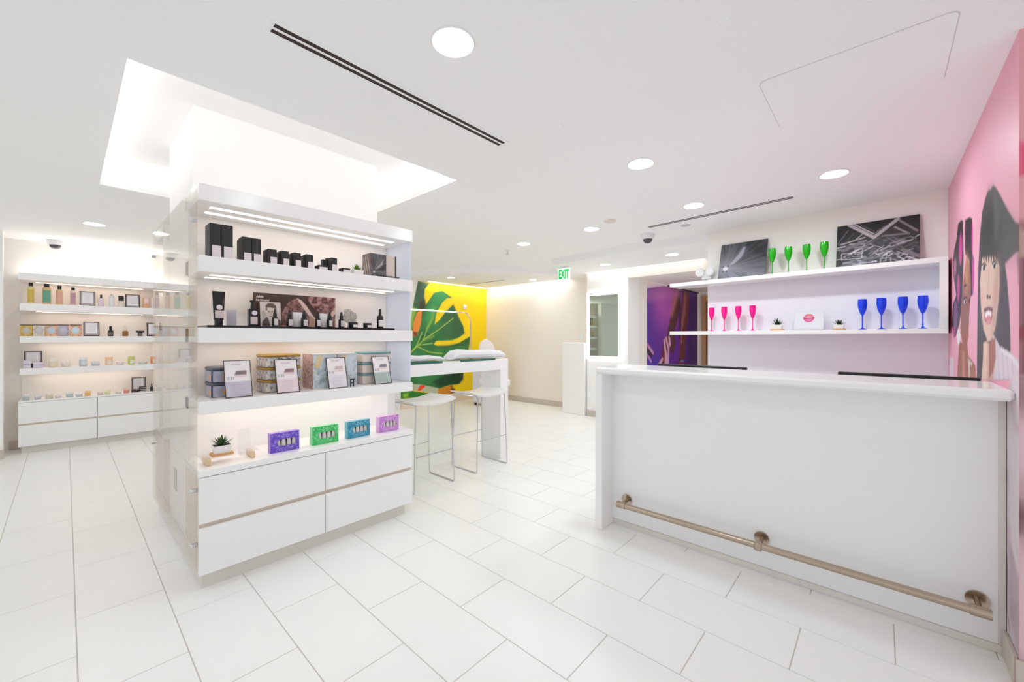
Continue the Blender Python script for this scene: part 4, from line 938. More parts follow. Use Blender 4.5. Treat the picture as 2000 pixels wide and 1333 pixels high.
# big tube
x, w, h = on2(414, 440, 569.5, 2.66); t = thing('squeeze_tube', 'large black squeeze tube standing on its cap', 'tube', (x, 2.66, S2T))
m = MB(); vs = []; n = 20
for (s, rx, ry) in ((0.16, 0.34, 0.34), (0.19, 0.38, 0.36), (0.45, 0.42, 0.28), (0.75, 0.46, 0.14), (0.96, 0.5, 0.025), (1.0, 0.5, 0.02)):
    for k in range(n): a = 2 * math.pi * k / n; vs.append((w * rx * math.cos(a), w * ry * math.sin(a), h * s))
m.add(vs, [(i * n + k, i * n + (k + 1) % n, (i + 1) * n + (k + 1) % n, (i + 1) * n + k) for i in range(5) for k in range(n)] + [tuple(range(n)), tuple(5 * n + k for k in range(n))], 0, True); obj('tube_body', m, mat('glossy_black', (20, 17, 18), 0.15, noise=0.1), t)
m = MB(); m.lathe([(w * 0.31, 0), (w * 0.32, 0.003), (w * 0.32, h * 0.16)], 20); obj('cap', m, BLACK, t)
m = MB(); m.lathe([(w * 0.235, 0), (w * 0.235, 0.0006)], 24, M=Matrix.Translation((0, -w * 0.29, h * 0.53)) @ Matrix.Rotation(math.radians(83), 4, 'X')); obj('round_emblem', m, PAPER, t)
m = MB(); m.box((-w * 0.34, -0.0005, h * 0.215), (w * 0.34, 0.0005, h * 0.44), M=Matrix.Translation((0, -w * 0.42 + 0.0, 0)) @ Matrix.Rotation(math.radians(-3), 4, 'X')); obj('tube_label', m, mat('pale_pink_label', (226, 208, 206), 0.6), t)
# clear acrylic card
x, w, h = on2(440, 464.5, 604, 2.70); t = thing('acrylic_card_holder', 'clear acrylic card holder beside the large black tube', 'card holder', (x, 2.70, S2T))
m = MB(); m.box((-w / 2, 0, 0), (w / 2, 0.002, h)); m.box((-w / 2, -0.02, 0), (w / 2, 0.03, 0.002)); obj('holder', m, ACRYL, t)
pr = Print(w * 0.8, h * 0.9, 16, 22, (236, 230, 238));
for k in range(7): pr.line([(w * 0.1, h * (0.2 + 0.09 * k)), (w * 0.7, h * (0.2 + 0.09 * k))], 0.0018, (190, 184, 200), 0.7)
pr.put('card', t, Matrix.Translation((-w * 0.4, 0.0026, h * 0.03)))
# square pump bottle
x, w, h = on2(486.5, 504.5, 589.5, 2.62); t = thing('square_bottle', 'square black bottle with tall cap and round emblem', 'bottle', (x, 2.62, S2T))
hb = hz(495, 603.5, 2.62, S2T)
m = MB(); m.box((-w / 2, 0, 0), (w / 2, w * 0.8, hb), ch=0.004); obj('bottle_body', m, mat('glossy_black', (20, 17, 18), 0.15, noise=0.1), t)
m = MB(); m.cyl((0, w * 0.4, hb), (0, w * 0.4, h), w * 0.26, 16, r2=w * 0.20); m.box((-w * 0.3, w * 0.2, h - 0.004), (w * 0.2, w * 0.6, h + 0.008), ch=0.002); obj('pump_cap', m, BLACK, t)
m = MB(); m.lathe([(w * 0.3, 0), (w * 0.3, 0.0006)], 24, M=Matrix.Translation((w * 0.1, 0, hb * 0.76)) @ Matrix.Rotation(math.pi / 2, 4, 'X')); obj('round_emblem', m, PAPER, t)
m = MB(); m.box((-w * 0.34, -0.0008, hb * 0.1), (w * 0.42, 0, hb * 0.54)); obj('bottle_label', m, mat('pale_pink_label', (226, 208, 206), 0.6), t)
# wide poster behind the bottles
yp = 2.815
xa, xb = onY(494.5, 600, yp)[0], onY(655, 600, yp)[0]; hP = onY(494.5, 571, yp)[2] - S2 - 0.0005; wP = xb - xa
t = thing('shelf_poster', 'wide brown shelf poster with mineral textures and white lettering', 'poster', ((xa + xb) / 2, yp, S2 + 0.0005))
m = MB(); m.box((-wP / 2, 0.0015, 0), (wP / 2, 0.006, hP)); obj('board', m, BLACK, t)
pr = Print(wP, hP, 150, 80, (74, 58, 54)); V = lambda u, v: ((u - 494.5) / 160.5 * wP, hP - (v - 571 - (u - 494.5) * 0.057) / (637 - 571) * hP)
nz_ = vnoise(pr.x * 60, pr.y * 60, 61, 3)
d1 = pr.mask_poly([V(u, v) for u, v in ((545, 612), (552, 596), (562, 586), (574, 582), (586, 588), (596, 600), (602, 614), (604, 640), (545, 640))], 0.004); pr.blend(d1, (128, 92, 90)); pr.blend(d1 * np.clip((nz_ - 0.45) * 3, 0, 0.9), (178, 140, 138)); pr.blend(d1 * np.clip((0.42 - nz_) * 3, 0, 0.8), (82, 54, 54))
d2 = pr.mask_poly([V(u, v) for u, v in ((590, 570), (600, 590), (618, 612), (632, 640), (660, 640), (660, 570))], 0.004); pr.blend(d2, (122, 86, 88)); pr.blend(d2 * np.clip((nz_ - 0.45) * 3.2, 0, 0.9), (190, 152, 150)); pr.blend(d2 * np.clip((0.45 - nz_) * 4, 0, 0.9), (70, 46, 52))
pr.poly([V(u, v) for u, v in ((574, 581), (583, 585), (594, 597), (604, 612), (615, 626), (612, 632), (600, 618), (588, 602), (580, 590))], (228, 208, 202), 0.004); pr.poly([V(u, v) for u, v in ((600, 614), (614, 627), (618, 640), (598, 640))], (190, 160, 140), 0.006)
pr.poly([V(u, v) for u, v in ((655, 600), (644, 612), (648, 620), (656, 612))], (222, 196, 186), 0.004)
pr.put('front_print', t, Matrix.Translation((-wP / 2, 0, 0)))
lettering('/skin', 0.021, WHITEP, t, (-wP / 2 + 0.036, -0.001, hP * 0.895), (math.pi / 2, 0, 0), 0.0006, bold=0.0004)
lettering('regimen/', 0.021, WHITEP, t, (-wP / 2 + 0.0505, -0.001, hP * 0.80), (math.pi / 2, 0, 0), 0.0006, bold=0.0004)
# portrait card
x, w, h = on2(508.5, 548.5, 590, 2.76); t = thing('portrait_card', 'black and white portrait card leaning before the brown poster', 'card', (x, 2.752, S2T))
Rm = Matrix.Rotation(math.radians(-6), 4, 'X'); m = MB(); m.box((-w / 2, 0.001, 0), (w / 2, 0.004, h), M=Rm); obj('card_board', m, PAPER, t)
pr = Print(w, h, 50, 60, (222, 212, 208)); B = lambda a, b: (a * w, (1 - b) * h)
pr.poly([B(*q) for q in ((0.05, 0.4), (0.2, 0.35), (0.3, 0.6), (0.1, 0.7))], (170, 160, 156), 0.01, 0.6)
pr.poly([B(*q) for q in ((0.05, 1), (0.08, 0.78), (0.3, 0.6), (0.62, 0.86), (0.8, 0.62), (0.98, 0.75), (1, 1))], (92, 84, 80), 0.006)
pr.poly([B(*q) for q in ((0.36, 0.62), (0.48, 1.0), (0.6, 1.0), (0.64, 0.62))], (214, 202, 196), 0.006)
pr.ell(B(0.5, 0.42), 0.19 * w, 0.28 * h, (222, 210, 202), 1, 0.12)
pr.poly([B(*q) for q in ((0.26, 0.34), (0.26, 0.14), (0.4, 0.04), (0.62, 0.04), (0.78, 0.14), (0.8, 0.4), (0.7, 0.4), (0.68, 0.24), (0.34, 0.22), (0.33, 0.34))], (104, 86, 78), 0.006)
for a in (0.42, 0.58): pr.ell(B(a, 0.38), 0.04 * w, 0.025 * h, (70, 56, 52), 1, 0.5)
pr.line([B(0.5, 0.4), B(0.49, 0.5)], 0.003, (170, 150, 142)); pr.ell(B(0.5, 0.58), 0.06 * w, 0.02 * h, (140, 100, 96), 1, 0.5)
pr.put('portrait_print', t, Rm @ Matrix.Translation((-w / 2, 0, 0)))
GD = 'small black dropper bottles on the riser'
for (a, b, v, l) in ((531, 543, 604, 'small black dropper bottle in front of the portrait card'), (559.5, 571.5, 606, 'small black dropper bottle between portrait card and first white tube'), (588, 600.5, 607, 'small black dropper bottle just past the first white tube'), (615.5, 626, 608, 'small black dropper bottle just before the second white tube'), (639, 649, 609.5, 'small black dropper bottle just past the second white tube'), (661.5, 672, 610, 'small black dropper bottle before the blossom card')):
    x, w, h = on2(a, b, v, 2.635); dropper(w / 2, h, l, (x, 2.635, S2T), GD)
for (a, b, v, l) in ((571, 590.5, 610.5, 'first white tapered tube on the riser, the wider one'), (623.5, 640, 613, 'second white tapered tube on the riser, the narrower one')):
    x, w, h = on2(a, b, v, 2.68); t = thing('white_tube', l, 'tube', (x, 2.68, S2T)); m = MB(); vs = []; n = 16
    for (s, rx, ry) in ((0.0, 0.37, 0.35), (0.14, 0.38, 0.36), (0.15, 0.40, 0.36), (0.6, 0.45, 0.2), (1.0, 0.5, 0.03)):
        for k in range(n): g = 2 * math.pi * k / n; vs.append((w * rx * math.cos(g), w * ry * math.sin(g), h * s))
    m.add(vs, [(i * n + k, i * n + (k + 1) % n, (i + 1) * n + (k + 1) % n, (i + 1) * n + k) for i in range(1, 4) for k in range(n)] + [tuple(4 * n + k for k in range(n)), tuple(n + k for k in range(n))], 0, True); obj('tube_body', m, WHITEP, t)
    m = MB(); m.lathe([(w * 0.36, 0), (w * 0.37, 0.002), (w * 0.37, h * 0.138)], 16); obj('cap', m, WHITEP, t)
x, w, h = on2(669, 697.5, 604.5, 2.72); t = thing('blossom_card', 'black and white blossom cut-out card on the riser', 'card', (x, 2.72, S2T))
out = [(-0.2, 0), (-0.1, 0.25), (-0.35, 0.36), (-0.48, 0.62), (-0.35, 0.8), (-0.42, 0.95), (-0.3, 1.0), (0.08, 1.0), (0.16, 0.9), (0.44, 0.78), (0.5, 0.55), (0.4, 0.45), (0.5, 0.3), (0.4, 0.0)]
m = MB(); m.prism([(a * w, b * h) for a, b in out], -0.004, -0.001, M=Matrix.Rotation(math.pi / 2, 4, 'X')); obj('card_board', m, mat('blossom_grey', (196, 188, 182), 0.6, noise=0.9, scale=70), t)
for (a, b, v, l) in ((681.5, 698, 630, 'squat black jar with white label before the blossom card'), (710, 725, 631.5, 'squat black jar with white label between blossom card and tall bottle')):
    x, w, h = on2(a, b, v, 2.60); jar(w / 2, h, l, (x, 2.60, S2T), BLACK, BLACK, 0.38, 'squat black jars on the riser', PAPER)
x, w, h = on2(736.5, 748, 604, 2.60); bottle(w / 2, h, 'tall slim black bottle at the end of the riser', (x, 2.60, S2T), mat('glossy_black', (20, 17, 18), 0.15, noise=0.1), BLACK, 0.32, ((226, 220, 220), 0.12, 0.62), 0.42)
x, w, h = on2(724, 735, 624, 2.64); t = thing('acrylic_card_holder', 'small clear acrylic tag beside the tall slim bottle', 'card holder', (x, 2.64, S2T)); m = MB(); m.box((-w / 2, 0, 0), (w / 2, 0.002, h)); obj('holder', m, ACRYL, t); m = MB(); m.box((-w / 2, -0.012, 0), (w / 2, 0.014, 0.002)); obj('foot', m, ACRYL, t)
# ------------------------------------------------------------------ third shelf: gift tins, gift boxes and framed signs
def lines_card(band, pict, bandf=0.42, text=(150, 140, 160)):
    def draw(p, W, H):
        p.poly([(0, 0), (W, 0), (W, H * bandf), (0, H * bandf)], band)
        p.line([(W * 0.28, H * 0.9), (W * 0.66, H * 0.9)], H * 0.018, (120, 108, 108), 0.8)
        for k in range(6): p.line([(W * (0.2 + 0.02 * (k % 3)), H * (bandf * 0.8 - 0.055 * k)), (W * (0.74 - 0.05 * (k % 2)), H * (bandf * 0.8 - 0.055 * k))], H * 0.012, text, 0.5)
        p.poly([(W * 0.36, H * 0.60), (W * 0.84, H * 0.60), (W * 0.86, H * 0.72), (W * 0.45, H * 0.72)], pict)
        p.line([(W * 0.4, H * 0.56), (W * 0.82, H * 0.56)], H * 0.03, (222, 190, 188), 0.9)
        for a, c in ((0.10, (120, 150, 190)), (0.17, (200, 190, 190)), (0.25, (90, 84, 84)), (0.33, (120, 110, 110))): p.line([(W * a, H * 0.48), (W * a, H * 0.55)], W * 0.035, c, 0.85)
    return draw
YS = 2.59
for (ul, ur, vt, vb, lab, drw) in ((440, 495, 704.5, 770, 'framed price sign with lilac lower half before the slate tins', lines_card((200, 196, 210), (134, 116, 118))),
    (541, 586.5, 702.5, 761.5, 'framed price sign with pink lower half before the gold-lidded tins', lines_card((238, 220, 224), (150, 116, 120))),
    (642.5, 681, 699, 753.5, 'framed price sign with pale grey text before the botanical gift boxes', lines_card((228, 226, 232), (212, 188, 190))),
    (732.5, 766, 696.5, 747, 'framed price sign with sage lower half before the teal-lidded tins', lines_card((176, 192, 186), (142, 130, 146)))):
    x, w = yx(ul, ur, YS); h = (onY((ul + ur) / 2, vt, YS + 0.03)[2] - S3) * 1.03
    sign_frame(w * 0.97, h, lab, (x, YS, S3), drw, 0.0032, 15, 0.006)
def tin(w, d, h, label, loc, body, lid, group, drawp=None, side=None):
    t = thing('gift_tin', label, 'tin', loc, 0, group)
    m = MB(); m.box((-w / 2, 0, 0), (w / 2, d, h * 0.80), ch=0.006); obj('tin_body', m, body, t)
    m = MB(); m.box((-w / 2 - 0.0012, -0.0012, h * 0.76), (w / 2 + 0.0012, d + 0.0012, h - 0.0008), ch=0.006); obj('lid', m, lid, t)
    if drawp:
        p = Print(w - 0.014, h * 0.72, 44, 22, (220, 218, 224)); drawp(p, w - 0.014, h * 0.72); p.put('front_print', t, Matrix.Translation((-w / 2 + 0.007, -0.0006, h * 0.02)))
        p = Print(d - 0.014, h * 0.72, 30, 22, (220, 218, 224)); drawp(p, d - 0.014, h * 0.72); p.put('side_print', t, Matrix.Translation((-w / 2 - 0.0006, d - 0.007, h * 0.02)) @ Matrix.Rotation(-math.pi / 2, 4, 'Z'))
    return t
def floral(base, dots, seed, sc=90):
    def draw(p, W, H):
        p.c[:] = lin(np.array(base) / 255.0); n = vnoise(p.x * sc + seed * 13, p.y * sc, seed, 2)
        p.blend(np.clip((n - 0.52) * 5, 0, 0.85), dots[0]); p.blend(np.clip((0.42 - n) * 6, 0, 0.8), dots[1 % len(dots)])
    return draw
def slate_print(p, W, H):
    p.c[:] = lin(np.array((176, 176, 196)) / 255.0); n = vnoise(p.x * 60, p.y * 60, 5); p.blend(np.clip((n - 0.5) * 2, 0, 0.5), (212, 206, 214))
    for k in range(5):
        a = 2 * math.pi * k / 5; p.ell((W * 0.72 + 0.009 * math.cos(a), H * 0.4 + 0.009 * math.sin(a)), 0.008, 0.008, (238, 166, 60), 0.85, 0.6)
    p.ell((W * 0.72, H * 0.4), 0.004, 0.004, (214, 110, 30), 1, 0.6)
SLATE = mat('slate_blue_tin', (86, 92, 106), 0.4, noise=0.05)
x, w = yx(413, 455, 2.67); h2 = (onY(430, 717.5, 2.67)[2] - S3) / 2
for k in range(2): tin(w, 0.155, h2, ('lower' if k == 0 else 'upper') + ' slate-blue flower tin of the stack of two', (x, 2.67, S3 + k * h2), SLATE, SLATE, 'slate-blue tins', slate_print)
GOLDL = mat('gold_leaf_lid', (176, 136, 44), 0.35, noise=0.45, scale=60)
x, w = yx(517, 588, 2.665); h3 = (onY(550, 692, 2.665)[2] - S3) / 3
for k in range(3): tin(w, 0.16, h3, ('bottom', 'middle', 'top')[k] + ' gold-lidded tin of the floral stack of three', (x, 2.665, S3 + k * h3), mat('floral_tin', (196, 186, 184), 0.4, noise=0.2, scale=50), GOLDL, 'gold-lidded floral tins', floral((206, 204, 208), ((120, 112, 116), (240, 226, 200)), 3, 70))
# tall botanical gift boxes
def gift_box(u0, u1, v, y, d, label, front, side):
    x, w = yx(u0, u1, y); h = onY((u0 + u1) / 2, v, y)[2] - S3
    t = thing('gift_box', label, 'box', (x, y, S3), 0, 'botanical gift boxes'); m = MB(); m.box((-w / 2, 0.0006, 0), (w / 2, d, h), ch=0.001); obj('box_body', m, mat('pale_blue_card', (206, 216, 220), 0.5), t)
    p = Print(w, h, 60, 56, (208, 220, 226)); front(p, w, h); p.put('front_print', t, Matrix.Translation((-w / 2, 0, 0)))
    p = Print(d, h, 40, 50, (222, 196, 194)); side(p, d, h); p.put('side_print', t, Matrix.Translation((-w / 2 - 0.0006, d, 0)) @ Matrix.Rotation(-math.pi / 2, 4, 'Z'))
def botan(p, W, H):
    r_ = random.Random(4)
    for k in range(16):
        x0, y0 = r_.uniform(0.02, 0.98) * W, r_.uniform(0.02, 0.9) * H; a = r_.uniform(0.4, 2.4); c = r_.choice(((150, 172, 150), (120, 140, 150), (150, 160, 176), (206, 196, 150)))
        for s in range(4):
            q = (x0 + 0.012 * s * math.cos(a), y0 + 0.012 * s * math.sin(a))
            for dd in (-0.8, 0.8): p.line([q, (q[0] + 0.013 * math.cos(a + dd), q[1] + 0.013 * math.sin(a + dd))], 0.004, c, 0.75)
    for s in range(5):
        q = (W * 0.16 + 0.004 * s, H * (0.6 + 0.07 * s))
        for dd in (2.3, 0.75): p.line([q, (q[0] + 0.022 * math.cos(dd), q[1] + 0.022 * math.sin(dd))], 0.007, (236, 196, 96), 0.95)
def pinkdots(p, W, H): n = vnoise(p.x * 110, p.y * 110, 71, 2); p.c[:] = lin(np.array((220, 194, 192)) / 255.0); p.blend(np.clip((n - 0.55) * 6, 0, 0.8), (150, 116, 118)); p.line([(W * 0.5, 0), (W * 0.5, H)], 0.003, (160, 136, 136), 0.7)
gift_box(612, 657, 692, 2.655, 0.17, 'tall pale blue gift box with yellow leaf sprig, behind the pale grey sign', botan, pinkdots)
gift_box(660, 697, 690.5, 2.665, 0.16, 'second pale blue gift box, between the sprig box and teal-lidded tins', botan, pinkdots)
x, w = yx(684, 693, 2.60); t = thing('sign_stand', 'small black folding stand foot beside the pale grey sign', 'stand', (x, 2.60, S3)); h = hz(688, 740, 2.60, S3)
m = MB(); m.box((-w * 0.5, 0, h * 0.84), (w * 0.6, 0.006, h)); m.box((w * 0.1, 0, 0), (w * 0.35, 0.006, h * 0.84)); m.box((-w * 0.45, 0, 0.0), (-w * 0.25, 0.006, h * 0.84)); m.box((-w * 0.3, 0.001, h * 0.4), (w * 0.15, 0.005, h * 0.55)); obj('stand_foot', m, BLACK, t)
TEAL = mat('teal_lid', (122, 168, 178), 0.35, noise=0.15, scale=30)
x, w = yx(709, 764, 2.66); h3 = (onY(735, 687, 2.66)[2] - S3) / 3
for k in range(3): tin(w, 0.13, h3, ('bottom', 'middle', 'top')[k] + ' teal-lidded blush tin of the stack of three', (x, 2.66, S3 + k * h3), mat('blush_tin', (230, 216, 210), 0.4, noise=0.03), TEAL, 'teal-lidded blush tins', None)

# ------------------------------------------------------------------ counter of the display unit
x0, x1 = onY(397, 905, 2.60)[0], onY(505, 880, 2.64)[0]; zr = 0.040
t = thing('acrylic_riser', 'clear acrylic riser on two wooden blocks under the potted plant', 'riser', ((x0 + x1) / 2 - 0.005, 2.66, CT)); hw = (x1 - x0) / 2
m = MB(); m.box((-hw, -0.055, zr - 0.004), (hw, 0.06, zr)); obj('clear_top', m, ACRYL, t)
for s in (-1, 1):
    m = MB(); m.box((s * (hw - 0.03) - 0.010, -0.052, 0), (s * (hw - 0.03) + 0.010, -0.03, zr - 0.0045), ch=0.002); m.box((s * (hw - 0.03) - 0.010, -0.03, 0.004), (s * (hw - 0.03) + 0.010, 0.052, zr - 0.0045), ch=0.002); obj('wooden_block', m, mat('pale_beech', (230, 204, 168), 0.5, noise=0.1, scale=25), t)
x, w = yx(416, 452, 2.64); succulent(w, 'dark green succulent in white square pot on the acrylic riser', (x, 2.655, CT + zr + 0.0006), 0, LEAFG, w * 0.50, True, 30, 5, 1.25)
def window_box(u0, u1, vt0, vt1, vb0, ul, label, rgb, side):
    y = 2.625; x, w = yx(u0, u1, y); z1 = (onY(u0, vt0, y)[2] + onY(u1, vt1, y)[2]) / 2; h = z1 - CT; d = 0.042
    t = thing('gift_set_box', label, 'box', (x, y, CT), 0, 'boxed hand cream sets'); B = rgbm(rgb, 0.45)
    wx0, wx1, wz0, wz1 = -w * 0.27, w * 0.41, h * 0.28, h * 0.66
    m = MB()
    for a, b in (((-w / 2, 0, 0), (wx0, d, h)), ((wx1, 0, 0), (w / 2, d, h)), ((wx0, 0, 0), (wx1, d, wz0)), ((wx0, 0, wz1), (wx1, d, h)), ((wx0, d - 0.002, wz0), (wx1, d, wz1))): m.box(a, b)
    obj('box_body', m, rgbm(side, 0.45), t)
    nxp, nyp = 84, 50; p = Print(w, h, nxp, nyp, rgb); n = vnoise(p.x * 160, p.y * 160, 81, 2); lite = tuple(min(255, int(c * 0.55 + 115)) for c in rgb); p.blend(np.clip((n - 0.6) * 7, 0, 0.8), lite); p.blend(np.clip((0.4 - n) * 3, 0, 0.4), tuple(int(c * 0.75) for c in rgb))
    for k, (a, b) in enumerate(((0.36, 0.66), (0.32, 0.70), (0.38, 0.62))): p.line([(w * a, h * (0.84 - 0.05 * k)), (w * (a + b) / 2, h * (0.88 - 0.05 * k)), (w * b, h * (0.84 - 0.05 * k))], h * 0.02, lite, 0.8)
    for k in range(3): p.line([(w * (0.32 + 0.03 * k), h * (0.19 - 0.05 * k)), (w * (0.74 - 0.03 * k), h * (0.19 - 0.05 * k))], h * 0.02, lite, 0.6)
    fo = p.put('front_print', t, Matrix.Translation((-w / 2, -0.0006, 0))); me = fo.data; bm = bmesh.new(); bm.from_mesh(me)
    cxw, czw, hx_, hz_ = (wx0 + wx1) / 2, (wz0 + wz1) / 2, (wx1 - wx0) / 2, (wz1 - wz0) / 2
    dead = [f for f in bm.faces if (lambda c: max(abs(c.x - cxw) - (hx_ - hz_), 0) ** 2 + (c.z - czw) ** 2 < hz_ ** 2)(f.calc_center_median())]
    bmesh.ops.delete(bm, geom=dead, context='FACES'); bm.to_mesh(me); bm.free()
    for k in range(4):
        xx = wx0 + (wx1 - wx0) * (0.10 + 0.27 * k); r = (wx1 - wx0) * 0.118
        m = MB(); m.lathe([(r * 0.98, wz0 + 0.0006), (r, wz0 + 0.004), (r * 0.82, wz1 - 0.001)], 14, o=(xx, d * 0.45, 0)); obj('cream_tube', m, rgbm((226, 222, 218), 0.4), t)
    m = MB(); m.box((wx0 + 0.001, d * 0.45 + r, wz0 + 0.001), (wx1 - 0.001, d - 0.0025, wz1 - 0.001)); obj('inner_card', m, rgbm((60, 54, 58), 0.6), t)
window_box(528, 584.5, 848.5, 840.5, 884, 523, 'purple gift box with window showing white tubes', (112, 82, 206), (172, 140, 220))
window_box(610, 661, 835.5, 828.5, 868, 605.5, 'green gift box with window showing white tubes', (66, 200, 108), (150, 226, 170))
window_box(679, 722.5, 825.5, 818.5, 856, 672.5, 'blue gift box with window showing white tubes', (52, 148, 180), (120, 184, 206))
window_box(740.5, 778.5, 815, 810, 845, 733, 'pink-violet gift box with window showing white tubes', (204, 140, 216), (232, 184, 232))
x, w = yx(468, 492, 2.72); t = thing('acrylic_card_holder', 'clear acrylic stand behind the riser on the counter', 'card holder', (x, 2.74, CT)); h = hz(480, 838, 2.74, CT)
m = MB(); m.box((-w / 2, 0, 0), (w / 2, 0.002, h), M=Matrix.Rotation(math.radians(-10), 4, 'X')); obj('holder', m, ACRYL, t); m = MB(); m.box((-w / 2, -0.03, 0), (w / 2, 0.03, 0.002)); obj('foot', m, ACRYL, t)

# ------------------------------------------------------------------ bar shelves: goblets, plants, pictures
def plw(u, d): q = onPl(u, 600, P0 + WN * d, WN); return (q - P0) @ WD
def plz(u, v, d): return onPl(u, v, P0 + WN * d, WN)[2]
def goblet(m_, label, s, d, z, r, h, group):
    t = thing('goblet', label, 'goblet', wallpt(s, d, z), RZ, group)
    m = MB(); m.lathe([(r * 0.12, h * 0.46), (r * 0.45, h * 0.52), (r * 0.82, h * 0.66), (r * 0.99, h * 0.80), (r, h * 0.88), (r * 0.93, h), (r * 0.87, h), (r * 0.94, h * 0.88), (r * 0.90, h * 0.78), (r * 0.4, h * 0.56), (0.0005, h * 0.53)], 24, cap=False); obj('bowl', m, m_, t)
    m = MB(); m.lathe([(r * 0.30, h * 0.035), (r * 0.14, h * 0.09), (r * 0.12, h * 0.25), (r * 0.13, h * 0.44), (r * 0.24, h * 0.485)], 14, cap=False); obj('stem', m, m_, t)
    m = MB(); m.lathe([(r * 0.95, 0), (r * 0.95, h * 0.01), (r * 0.5, h * 0.028), (r * 0.28, h * 0.045)], 24); obj('foot', m, m_, t)
    return t
def gob_mat(n, rgb): return mat(n, rgb, 0.16, noise=0.03, spec=0.6)
PINKG, BLUEG, GRNG = gob_mat('hot_pink_gloss', (252, 6, 146)), gob_mat('royal_blue_gloss', (4, 62, 236)), gob_mat('bright_green_gloss', (26, 186, 10))
ORD = ('first', 'second', 'third', 'fourth')
for k, (u, wp, v) in enumerate(((1389.8, 11.5, 601.5), (1414.5, 12.5, 600), (1442, 12.5, 598.5), (1470, 13, 597))):
    s = plw(u, 0.13); goblet(PINKG, 'hot pink goblet, %s in line from the open end of the lower bar shelf' % ORD[k], s, 0.13, BL1, 0.029, (plz(u, v, 0.13) - BL1), 'pink goblets on the lower bar shelf')
for k, (u, v) in enumerate(((1802.5, 578), (1763.5, 580), (1721.5, 582.5), (1684.5, 585))):
    s = plw(u, 0.13); goblet(BLUEG, 'royal blue goblet, %s in line from the pink mural on the lower bar shelf' % ORD[k], s, 0.13, BL1, 0.0315, (plz(u, v, 0.13) - BL1), 'blue goblets on the lower bar shelf')
for k, (u, v) in enumerate(((1610, 473), (1575.5, 478), (1540, 482.5), (1508.5, 486))):
    s = plw(u, 0.13); goblet(GRNG, 'bright green goblet, %s in line from the city picture on the top bar shelf' % ORD[k], s, 0.13, BT1, 0.031, (plz(u, v, 0.13) - BT1), 'green goblets on the top bar shelf')
def wthing(name, label, cat, s, d, z): return thing(name, label, cat, wallpt(s, d, z), RZ)
for (u, seed, l) in ((1518, 7, 'dark succulent in white pot on the lower bar shelf beside the pink goblets'), (1639, 9, 'dark succulent in white pot on the lower bar shelf beside the blue goblets')):
    s = plw(u, 0.13); w = abs(plw(u - 10.5, 0.13) - plw(u + 10.5, 0.13)) * 1.0; succulent(w, l, wallpt(s, 0.13, BL1), RZ, LEAFD, w * 0.46, True, 26, seed, 1.35)
# lips card in a clear frame
s = plw(1579, 0.12); w = abs(plw(1551, 0.12) - plw(1607.5, 0.12)); h = plz(1579, 609, 0.12) - BL1
t = wthing('lips_card', 'white card with pink lips in a clear stand between the two small plants', 'card', s, 0.12, BL1)
Rm = Matrix.Rotation(math.radians(-5), 4, 'X')
m = MB(); m.box((-w / 2, 0.0012, 0.004), (w / 2, 0.004, h), M=Rm); obj('card_board', m, WHITEP, t)
p = Print(w, h, 96, 70, (240, 238, 244)); cx, cz = w * 0.5, h * 0.66; lw, lh = w * 0.21, h * 0.24
p.poly([(cx - lw, cz), (cx - lw * 0.5, cz + lh * 0.75), (cx - lw * 0.16, cz + lh * 0.95), (cx, cz + lh * 0.8), (cx + lw * 0.2, cz + lh * 0.98), (cx + lw * 0.6, cz + lh * 0.7), (cx + lw, cz), (cx + lw * 0.6, cz - lh * 0.75), (cx, cz - lh * 0.98), (cx - lw * 0.6, cz - lh * 0.75)], (240, 120, 140))
p.poly([(cx - lw, cz), (cx + lw, cz), (cx + lw * 0.6, cz - lh * 0.75), (cx, cz - lh * 0.98), (cx - lw * 0.6, cz - lh * 0.75)], (226, 84, 150)); p.ell((cx, cz + lh * 0.18), lw * 0.5, lh * 0.22, (250, 206, 214), 0.8, 1.0); p.ell((cx, cz - lh * 0.45), lw * 0.45, lh * 0.2, (246, 170, 206), 0.8, 1.0)
p.line([(cx - lw * 0.8, cz), (cx - lw * 0.3, cz - lh * 0.05), (cx + lw * 0.8, cz)], h * 0.035, (130, 34, 84))
p.put('lips_print', t, Rm @ Matrix.Translation((-w / 2, 0.0004, 0)))
m = MB(); m.box((-w / 2 - 0.003, -0.002, 0.003), (w / 2 + 0.003, 0.0002, h + 0.004), M=Rm); obj('clear_cover', m, ACRYL, t)
m = MB(); m.box((-w / 2 - 0.004, -0.012, 0), (w / 2 + 0.004, 0.03, 0.003)); obj('stand_foot', m, mat('grey_foot', (120, 116, 130), 0.4), t)
